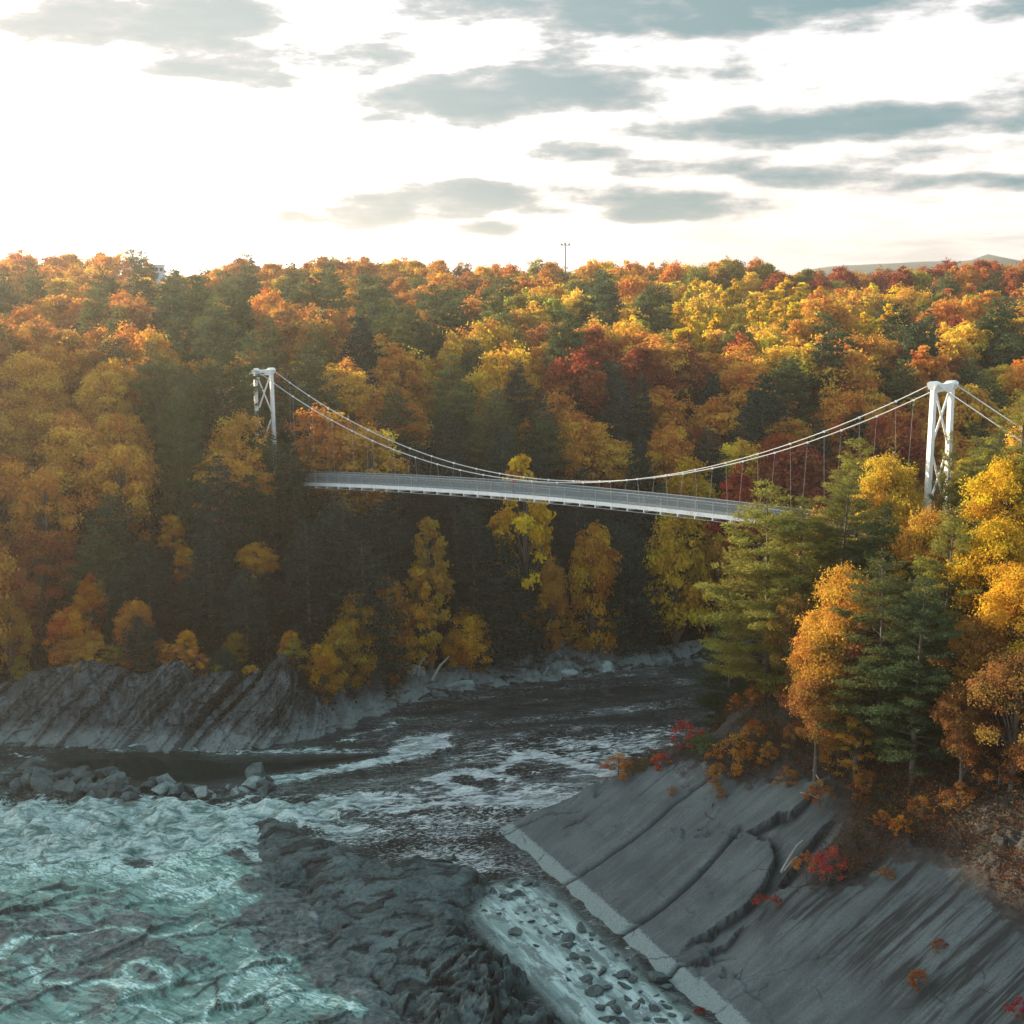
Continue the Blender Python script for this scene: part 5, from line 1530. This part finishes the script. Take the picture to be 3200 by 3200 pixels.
def person(loc, rz, label, shirt, hat=False):
    """standing at the rail, forearms resting on the top rail, one knee bent"""
    root_v = dict(pel=(0, 0, .95), waist=(0, .01, 1.08), chest=(0, .04, 1.30), neck=(0, .08, 1.45), chin=(0, .12, 1.52), head=(0, .14, 1.62), crown=(0, .135, 1.70),
                  hl=(-.09, 0, .92), kl=(-.10, .02, .50), al=(-.10, -.02, .09), tl=(-.10, .13, .035), hr=(.09, 0, .92), kr=(.12, .09, .52), ar=(.12, -.08, .10), tr=(.13, .07, .035),
                  sl=(-.18, .05, 1.38), el=(-.24, .13, 1.12), wl=(-.17, .34, 1.20), gl=(-.14, .42, 1.21), sr=(.18, .05, 1.38), er=(.24, .13, 1.12), wr=(.17, .34, 1.20), gr=(.14, .42, 1.21), nose=(0, .245, 1.605))
    names = list(root_v); ix = {n: i for i, n in enumerate(names)}
    E = [('pel', 'waist'), ('waist', 'chest'), ('chest', 'neck'), ('neck', 'chin'), ('chin', 'head'), ('head', 'crown'), ('pel', 'hl'), ('hl', 'kl'), ('kl', 'al'), ('al', 'tl'), ('pel', 'hr'), ('hr', 'kr'), ('kr', 'ar'), ('ar', 'tr'),
         ('chest', 'sl'), ('sl', 'el'), ('el', 'wl'), ('wl', 'gl'), ('chest', 'sr'), ('sr', 'er'), ('er', 'wr'), ('wr', 'gr')]
    rad = dict(pel=.125, waist=.115, chest=.135, neck=.055, chin=.075, head=.10, crown=.075, hl=.085, kl=.055, al=.036, tl=.035, hr=.085, kr=.055, ar=.036, tr=.035, sl=.06, el=.042, wl=.028, gl=.038, sr=.06, er=.042, wr=.028, gr=.038)
    names2 = [n for n in names if n in rad]; ix = {n: i for i, n in enumerate(names2)}
    body = skin_obj('person', [root_v[n] for n in names2], [(ix[a], ix[b]) for a, b in E], [rad[n] for n in names2], M_SKIN, None)
    body.location = loc; body.rotation_euler = (0, 0, rz)
    tag(body, label, 'person')

    def part(name, ns, es, rr, mat):
        ii = {n: i for i, n in enumerate(ns)}
        return skin_obj(name, [root_v[n] for n in ns], [(ii[a], ii[b]) for a, b in es], rr, mat, body, 0, 2)
    part('jacket', ['waist', 'chest', 'sl', 'el', 'wl', 'sr', 'er', 'wr', 'neck'], [('waist', 'chest'), ('chest', 'sl'), ('sl', 'el'), ('el', 'wl'), ('chest', 'sr'), ('sr', 'er'), ('er', 'wr'), ('chest', 'neck')], [.15, .165, .08, .06, .042, .08, .06, .042, .065], shirt)
    part('trousers', ['pel', 'hl', 'kl', 'al', 'hr', 'kr', 'ar'], [('pel', 'hl'), ('hl', 'kl'), ('kl', 'al'), ('pel', 'hr'), ('hr', 'kr'), ('kr', 'ar')], [.145, .105, .072, .055, .105, .072, .055], M_JEANS)
    for sd_ in ('l', 'r'):
        part('shoe', ['a' + sd_, 't' + sd_], [('a' + sd_, 't' + sd_)], [.05, .046], M_SHOE)
    me = bpy.data.meshes.new('hair'); bm = bmesh.new(); bmesh.ops.create_icosphere(bm, subdivisions=3, radius=1)
    for v in bm.verts:
        x, y, z = v.co; v.co = (x * .112, y * .125 + .115, max(z, -0.5 + 0.5 * (y > 0.3)) * .125 + 1.665)
        if y > 0.55 and z < 0.35: v.co.y -= 0.05
    bm.to_mesh(me); bm.free(); me.materials.append(M_HAT if hat else M_HAIR)
    link('hat' if hat else 'hair', me, body)
    return body


def on_deck(u, off):
    best = min(np.linspace(0.02, 0.98, 400), key=lambda t: abs(project(bpt(t, off, deck_z(t)))[0] - u))
    return bpt(best, off, deck_z(best)), best


p_, _t = on_deck(1607, -0.42)
person(tuple(p_), math.atan2(-BP[1], -BP[0]) - math.pi / 2, 'person in a red jacket and dark trousers leaning on the deck railing at midspan', M_RED)
p_, _t = on_deck(2497, -0.30)
person(tuple(p_), math.atan2(-BP[1], -BP[0]) - math.pi / 2 + 0.5, 'person in red with a white hat half hidden by pine tops at the deck end', M_RED, True)

# ------------------------------------------------------------------ mast and roof beyond the wood
tp = at_y(1767, 763, 470); zg = float(land(tp[0], tp[1]))
mast = bpy.data.objects.new('light_mast', None); COL.objects.link(mast); mast.location = (tp[0], tp[1], zg)
tag(mast, 'tall grey light mast with a short crossarm rising above the wood on the skyline', 'light mast')
Hm = tp[2] - zg
V, F = tube([(0, 0, -1), (0, 0, Hm * 0.5), (0, 0, Hm)], [.42, .32, .24], 10); link('pole', mesh_np('pole', V, F, M_GALV, True), mast)
V, F = boxq((0, 0, Hm - 0.3), (1.7, 0, 0), (0, .22, 0), (0, 0, .16)); link('crossarm', mesh_np('crossarm', V, F, M_GALV), mast)
for sx_ in (-1.25, -0.1, 1.25):
    V, F = boxq((sx_, -0.1, Hm + (0.25 if abs(sx_) < .5 else -0.02)), (.34, 0, 0), (0, .40, 0), (0, 0, .26)); link('floodlight', mesh_np('floodlight', V, F, M_GALV), mast)

M_WALLB = flat_mat('blue_grey_cladding', (0.42, 0.55, 0.62), 0.6); M_ROOFB = flat_mat('grey_roof', (0.30, 0.40, 0.45), 0.7)
rp = at_y(490, 827, 440); zg = float(land(rp[0], rp[1]))
bl = bpy.data.objects.new('building', None); COL.objects.link(bl); bl.location = (rp[0], rp[1], zg); bl.rotation_euler = (0, 0, 0.2)
tag(bl, 'flat roofed blue grey building showing its top through a dip in the skyline', 'building')
Hb = rp[2] - zg
V, F = boxq((0, 0, Hb * .5 - .5), (2.2, 0, 0), (0, 4, 0), (0, 0, Hb * .5)); link('wall', mesh_np('wall', V, F, M_WALLB), bl)
V, F = boxq((0, 0, Hb - .25), (2.4, 0, 0), (0, 4.2, 0), (0, 0, .22)); link('roof', mesh_np('roof', V, F, M_ROOFB), bl)
M_PANE = flat_mat('window_pane', (0.03, 0.04, 0.05), 0.1)
for k in range(3):
    V, F = boxq((-1.4 + 1.4 * k, -4.01, Hb - 1.5), (.45, 0, 0), (0, .03, 0), (0, 0, .5)); link('window', mesh_np('window', V, F, M_PANE), bl)

# ------------------------------------------------------------------ boulders and stones
def boulder_mesh(seed, flat=0.8, cuts=9):
    r = np.random.RandomState(seed)
    bm = bmesh.new(); bmesh.ops.create_icosphere(bm, subdivisions=4, radius=1)
    D = np.array([v.co[:] for v in bm.verts])
    n = unit(r.normal(size=(cuts, 3))); n = np.concatenate([n, [[0, 0, 1], [0, 0, -1]]]); off = r.uniform(0.50, 1.0, len(n))
    dd = D @ n.T
    rad = np.min(np.where(dd > 0.05, off / np.maximum(dd, 0.05), 9), axis=1)
    rad = np.minimum(rad, 1.35)
    P = D * rad[:, None]
    nz_ = fbm(P[:, 0] * 3 + seed, P[:, 1] * 3 + P[:, 2] * 2, 4, seed) * 0.10
    P = P * (1 + nz_)[:, None] * np.array([1.15, 0.85, flat])
    for v, p in zip(bm.verts, P): v.co = p
    me = bpy.data.meshes.new('boulder'); bm.to_mesh(me); bm.free()
    return me


BM = {}
for nm_, mt in (('g', M_BOULDER), ('p', M_PALEBOULDER), ('d', M_DARKSTONE)):
    BM[nm_] = []
    for k in range(6):
        me = boulder_mesh(500 + k); me.name = {'g': 'boulder', 'p': 'pale_boulder', 'd': 'dark_stone'}[nm_]; me.materials.append(mt); BM[nm_].append(me)
ROCKS = []


def rock(kind, u, v, r, group, z=0.0, name='boulder', flat=1.0, y=None, world=None):
    p = at_z(u, v, z) if world is None else np.array(world)
    o = link(name, R_.choice(BM[kind])); o.location = (p[0], p[1], p[2] + r * 0.15)
    o.rotation_euler = (R_.uniform(-.5, .5), R_.uniform(-.5, .5), R_.uniform(0, 6.28))
    if name == 'boulder' and p[1] < 139: r = r * 0.72
    s_ = r * R_.uniform(0.8, 1.15); o.scale = (s_ * R_.uniform(.85, 1.3), s_, s_ * flat * R_.uniform(.8, 1.1))
    ROCKS.append(dict(o=o, kind=kind, u=u, v=v, r=r, group=group))
    return o


# the pile at the left, between the dark pool and the white water
for i in range(58):
    f = R_.random(); u = 50 + 400 * f; top = np.interp(u, [50, 100, 160, 300, 400, 450], [2410, 2385, 2400, 2410, 2425, 2450]); v = top + 25 + R_.random() * np.interp(u, [50, 150, 450], [30, 62, 42])
    rock('g', u, v, R_.uniform(0.7, 1.35), 'boulders piled between the dark pool and the white water', z=R_.uniform(-.1, .7))
for u, v, r, k in [(92, 2402, 1.7, 'g'), (240, 2425, 1.3, 'g'), (330, 2430, 1.5, 'g'), (460, 2460, 1.1, 'g'), (500, 2470, 1.0, 'p'), (530, 2462, .9, 'p'), (555, 2478, .9, 'g'), (575, 2490, .8, 'g'), (600, 2468, .8, 'g'), (632, 2482, .95, 'p'),
                   (590, 2500, .7, 'g'), (655, 2478, .5, 'p'), (670, 2490, .5, 'p'), (640, 2465, .4, 'g'), (795, 2420, 1.75, 'g'), (785, 2455, 1.2, 'p'), (830, 2455, 1.1, 'g'), (842, 2435, .7, 'g'), (735, 2475, .75, 'p'), (765, 2470, .6, 'p'),
                   (820, 2475, .8, 'g'), (712, 2458, .35, 'p'), (520, 2440, .9, 'p'), (485, 2445, .9, 'g'), (565, 2462, .7, 'p'), (10, 2440, .8, 'g'), (285, 2490, .9, 'g')]:
    rock(k, u, v, r, 'boulders strung out along the edge of the dark pool', z=0.25)
# dark stones in the milky channel
STN = [(1650, 2820, .25), (1668, 2845, .2), (1728, 2828, .42), (1742, 2860, .3), (1815, 2905, .6), (1855, 2925, .4), (1660, 2880, .3), (1690, 2915, .3), (1605, 2912, .6), (1775, 2935, .7), (1780, 2955, .5), (1745, 2920, .3), (1887, 2948, .28),
       (1800, 2990, .5), (1835, 3000, .5), (1930, 2985, .28), (1960, 3000, .2), (1840, 3070, .35), (1980, 3025, .25), (1945, 3050, .6), (1975, 3060, .55), (1955, 3085, .5), (1855, 3100, .65), (1900, 3090, .4), (2065, 3060, .85), (2080, 3085, .4),
       (1830, 3060, .45), (2005, 3130, .4), (1960, 3125, .3), (1985, 3150, .5), (1930, 3160, .6), (1910, 3140, .5), (2040, 3155, .45), (2060, 3190, .5), (2085, 3150, .4), (2100, 3175, .35), (1880, 3150, .4), (1900, 3185, .5), (2020, 3185, .35),
       (1560, 2855, .3), (1572, 2842, .2), (1780, 3030, .3), (1880, 3040, .35), (2110, 3130, .3), (2145, 3185, .4), (1950, 3195, .55), (2000, 3100, .2), (1735, 2885, .2), (1990, 2975, .2), (2030, 3040, .2)]
for u, v, r in STN:
    rock('d' if R_.random() < .8 else 'g', u, v, r * 0.85, 'stones standing in the pale channel', z=0.0, name='stone', flat=.65)
for i in range(22):
    t = R_.random(); u = 1600 + 520 * t + R_.uniform(-60, 60); v = 2850 + 340 * t + R_.uniform(-70, 70)
    w = at_z(u, v); 
    if poly_sd(np.array([w[0]]), np.array([w[1]]), RIDGE)[0] > -0.2 or slab_p(w[0], w[1]) > -0.3: continue
    rock('d' if R_.random() < .7 else 'g', u, v, R_.uniform(.12, .28), 'stones standing in the pale channel', name='stone', flat=.6)
for u, v, r in [(1590, 2755, .5), (1640, 2765, .6), (1615, 2795, .45), (1665, 2765, .4), (1560, 2700, .4), (1530, 2760, .4), (1680, 2735, .35), (1590, 2770, .35)]:
    rock('d', u, v, r, 'stones where the rippled water enters the channel', name='stone', flat=.5)
# blocks on the far bank, downstream of the cliff
for u, v, r, k in [(1680, 2020, 2.2, 'g'), (1725, 2040, 1.8, 'p'), (1640, 2065, 1.4, 'g'), (1745, 2070, 1.6, 'g'), (1700, 2085, 1.5, 'g'), (1820, 2040, 1.2, 'p'), (1845, 2060, 1.0, 'p'), (1890, 2085, .9, 'p'), (1985, 1972, 1.1, 'p'), (1950, 1992, .6, 'p'),
                   (1990, 2045, .9, 'g'), (1930, 2070, .8, 'g'), (1610, 2100, 1.1, 'g'), (1540, 2110, 1.0, 'g'), (1440, 2140, 1.0, 'p'), (1480, 2125, .8, 'g'), (2150, 2065, .8, 'g'), (2190, 2060, .7, 'g'), (1240, 2100, 1.6, 'p'), (1225, 2080, 1.2, 'g'),
                   (1800, 2095, .8, 'g'), (1770, 2100, .9, 'p'), (2070, 2070, .7, 'g'), (1380, 2165, .7, 'g'), (1330, 2180, .7, 'g')]:
    w = on_ground(u, v + 10, 140); rock(k, u, v, r, 'blocks on the far bank below midspan', world=w, name='boulder')

# dead wood: pale leaning trunks and branches
DW = []


def dead(us, depth_fn, r, label, name='dead_branch', lift=None):
    P = [depth_fn(u, v) for u, v in us]
    P = np.array(P)
    if lift is not None: P[:, 2] += lift
    V, F = tube(P - P[0], np.linspace(r, r * 0.4, len(P)), 6)
    o = link(name, mesh_np(name, V, F, M_PALEBARK, True)); o.location = tuple(P[0]); tag(o, label, 'dead branch' if name == 'dead_branch' else 'dead tree')


fb = lambda y: (lambda u, v: at_y(u, v, y))
dead([(1850, 2060), (1865, 2010), (1880, 1985), (1885, 1955)], fb(170), .2, 'pale crooked dead trunk standing on the far bank below the right half of the deck', 'dead_tree')
dead([(1345, 2135), (1375, 2080), (1405, 2050)], fb(158), .22, 'pale dead trunk leaning right over the far bank below midspan', 'dead_tree')
dead([(1305, 2120), (1315, 2070), (1335, 2045)], fb(157), .14, 'thin dead trunk left of the leaning one on the far bank', 'dead_tree')
dead([(1742, 1855), (1765, 1885), (1798, 1905)], fb(172), .16, 'pale dead branch lying on the slope above the bank rocks')
dead([(1770, 1955), (1830, 1940), (1845, 1935)], fb(172), .12, 'pale dead branch on the slope right above the pale rocks')
dead([(2090, 2076), (2030, 2084), (1975, 2092)], fb(169), .18, 'long pale log stranded along the far waterline', 'dead_tree')
sl = lambda u, v: on_slab(u, v) + np.array([0, 0, 0.35])
dead([(2540, 2420), (2556, 2445), (2572, 2468)], sl, .07, 'short pale stick lying on the slab at the edge of the scrub')
dead([(2500, 2490), (2530, 2496), (2556, 2510)], sl, .05, 'thin pale twig below the short stick on the slab')
dead([(2440, 2740), (2462, 2700), (2490, 2655), (2508, 2640)], sl, .09, 'bleached branch lodged in the deep cleft of the slab')
dead([(2450, 2735), (2476, 2702), (2490, 2690)], sl, .05, 'small bleached branch beside the longer one in the cleft')


# ------------------------------------------------------------------ the air: one box of thin haze round everything
hz = bpy.data.meshes.new('haze')
V, F = boxq((0, 1100, 42), (1700, 0, 0), (0, 1250, 0), (0, 0, 46.5))
hz = mesh_np('haze', V, F[:, ::1], None, False)
hz.materials.clear()
M_HAZE = bpy.data.materials.new('haze_air'); M_HAZE.use_nodes = True
T = NT(M_HAZE.node_tree)
pv = T.n('ShaderNodeVolumePrincipled'); pv.inputs['Color'].default_value = (0.98, 0.91, 0.82, 1)
pv.inputs['Density'].default_value = HAZE; pv.inputs['Anisotropy'].default_value = 0.76
T.link(pv.outputs[0], T.n('ShaderNodeOutputMaterial').inputs['Volume'])
hz.materials.append(M_HAZE)
tag(link('haze', hz), kind='stuff')


# ------------------------------------------------------------------ labels
def where(u, v, y):
    """place of a treetop, told by what stands round it in the photograph"""
    if u < 300: col = 'at the left edge'
    elif u < 700: col = 'left of the left tower'
    elif u < 1000: col = 'around the left tower'
    elif u < 1500: col = 'behind the left half-span'
    elif u < 1850: col = 'behind midspan'
    elif u < 2350: col = 'behind the right half-span'
    elif u < 2800: col = 'left of the right tower'
    elif u < 3050: col = 'around the right tower'
    else: col = 'at the right edge'
    if y < 150 and u > 2200 and y < 140: row = 'on the near bank'
    elif v < 870: row = 'on the skyline'
    elif v < 960: row = 'just under the skyline'
    elif v < 1080: row = 'high on the slope'
    elif v < 1230: row = 'at mid slope'
    elif v < 1450: row = 'above deck level'
    elif v < 1700: row = 'at deck level'
    elif v < 1900: row = 'low on the bank'
    else: row = 'at the bank edge'
    return row, col


ORD = ['leftmost', 'second from left', 'third from left', 'fourth from left', 'fifth from left', 'sixth from left', 'seventh from left', 'eighth from left', 'ninth from left', 'tenth from left', 'eleventh from left', 'twelfth from left']
CATS = {'maple': 'maple', 'red maple': 'red maple', 'beech': 'beech', 'oak': 'oak', 'aspen': 'aspen', 'pine': 'pine', 'spruce': 'spruce', 'bare tree': 'bare tree'}
groups = {}
for t in TREES:
    o = t['o']; nm = t['nm']
    cat = {'broadleaf_tree': 'broadleaf tree', 'birch_tree': 'birch', 'red_maple': 'maple', 'young_maple': 'young tree', 'oak_tree': 'oak', 'beech_tree': 'beech', 'maple_tree': 'maple', 'red_maple_tree': 'maple', 'aspen_tree': 'aspen', 'pine_tree': 'pine', 'spruce_tree': 'spruce', 'bare_tree': 'bare tree'}[nm]
    o['category'] = cat
    u, v = project((t['x'], t['y'], t['z'] + t['H'] * 0.92))
    o['group'] = ('trees of the near bank' if t['y'] < 140 and u > 2200 else 'trees of the far wood')
    if t['note']:
        o['label'] = t['note']; continue
    row, col = where(u, v, t['y'])
    groups.setdefault((cat, t['cn'], row, col), []).append((u, t))
size_words = ['small', 'tall', 'broad']
for (cat, cn, row, col), L in groups.items():
    L.sort(key=lambda a: a[0])
    noun = {'young tree': 'young tree', 'bare tree': 'bare tree'}.get(cat, cat)
    for i, (u, t) in enumerate(L):
        base = (cn + ' ' + noun).replace('bare grey bare tree', 'bare grey tree')
        base += ' ' + row + ' ' + col
        if len(L) == 2: base += ', ' + ('left' if i == 0 else 'right') + ' one of two'
        elif len(L) > 2:
            base += ', ' + (ORD[i] if i < len(ORD) else '%dth from left' % (i + 1))
        t['o']['label'] = base


def side_words(u, v, lo, hi):
    return 'left' if u < lo + (hi - lo) / 3 else ('right' if u > hi - (hi - lo) / 3 else 'middle')


SH = {}
for o, cn, u, v, h in SHRUBS:
    area = ('on the river end of the slab' if u < 2110 else 'on the slab shoulder above the river' if v < 2500 and u < 2330 else 'in the scrub at the top edge of the slab' if v < 2500 and u < 2660 else 'in the scrub under the dark pines' if v < 2560 else
            'by the deep cleft of the slab' if u < 2700 and v < 2900 else 'at the foot of the slab' if u < 2300 else 'where scree meets the smooth slab' if v < 2800 else 'low on the bare streaked slab')
    SH.setdefault((cn, area), []).append((u, o, h))
for (cn, area), L in SH.items():
    L.sort(key=lambda a: a[0])
    for i, (u, o, h) in enumerate(L):
        lb = ('small ' if h < 0.75 else '') + cn + ' shrub ' + area
        if len(L) == 2: lb += ', ' + ('left' if i == 0 else 'right') + ' one of two'
        elif len(L) > 2: lb += ', ' + ORD[i]
        tag(o, lb, 'shrub', 'shrubs on the near bank')
RK = {}
for r in ROCKS:
    cw = {'g': 'grey', 'p': 'pale', 'd': 'dark'}[r['kind']]
    big = ('large ' if r['r'] > 1.25 else 'mid-sized ' if r['r'] > 0.8 else 'small ') if r['o'].name.startswith('boulder') else ('big ' if r['r'] > 0.45 else 'flat ' if r['r'] > 0.27 else 'tiny ')
    if 'piled' in r['group']: area = 'in the waterside pile' + (', left end' if r['u'] < 190 else ', right end' if r['u'] > 320 else ', middle')
    elif 'strung' in r['group']: area = 'by the dark pool' + (', near the pile' if r['u'] < 560 else ', mid way' if r['u'] < 700 else ', by the lone rock' if r['u'] > 0 else '')
    elif 'far bank' in r['group']: area = 'on far bank' + (' under yellow birches' if r['u'] < 1600 else ' below midspan' if r['u'] < 1790 else ' below the right half-span')
    elif 'rippled' in r['group']: area = 'at the channel entrance'
    else: area = 'in the pale channel' + (' near its upper end' if r['v'] < 2900 else ' halfway along' if r['v'] < 3030 else ' towards its lower end' if r['v'] < 3120 else ' at the bottom of the view')
    RK.setdefault((big + cw, r['o'].name.split('.')[0], area), []).append((r['u'], r))
for (bw, nm, area), L in RK.items():
    L.sort(key=lambda a: a[0])
    for i, (u, r) in enumerate(L):
        lb = bw + ' ' + nm + ' ' + area.replace('the bottom of the view', 'the bottom')
        if len(L) == 2: lb += ', ' + ('left' if i == 0 else 'right') + ' one of two'
        elif len(L) > 2: lb += ', ' + (ORD[i] if i < len(ORD) else '%dth from left' % (i + 1))
        tag(r['o'], lb, nm, r['group'])
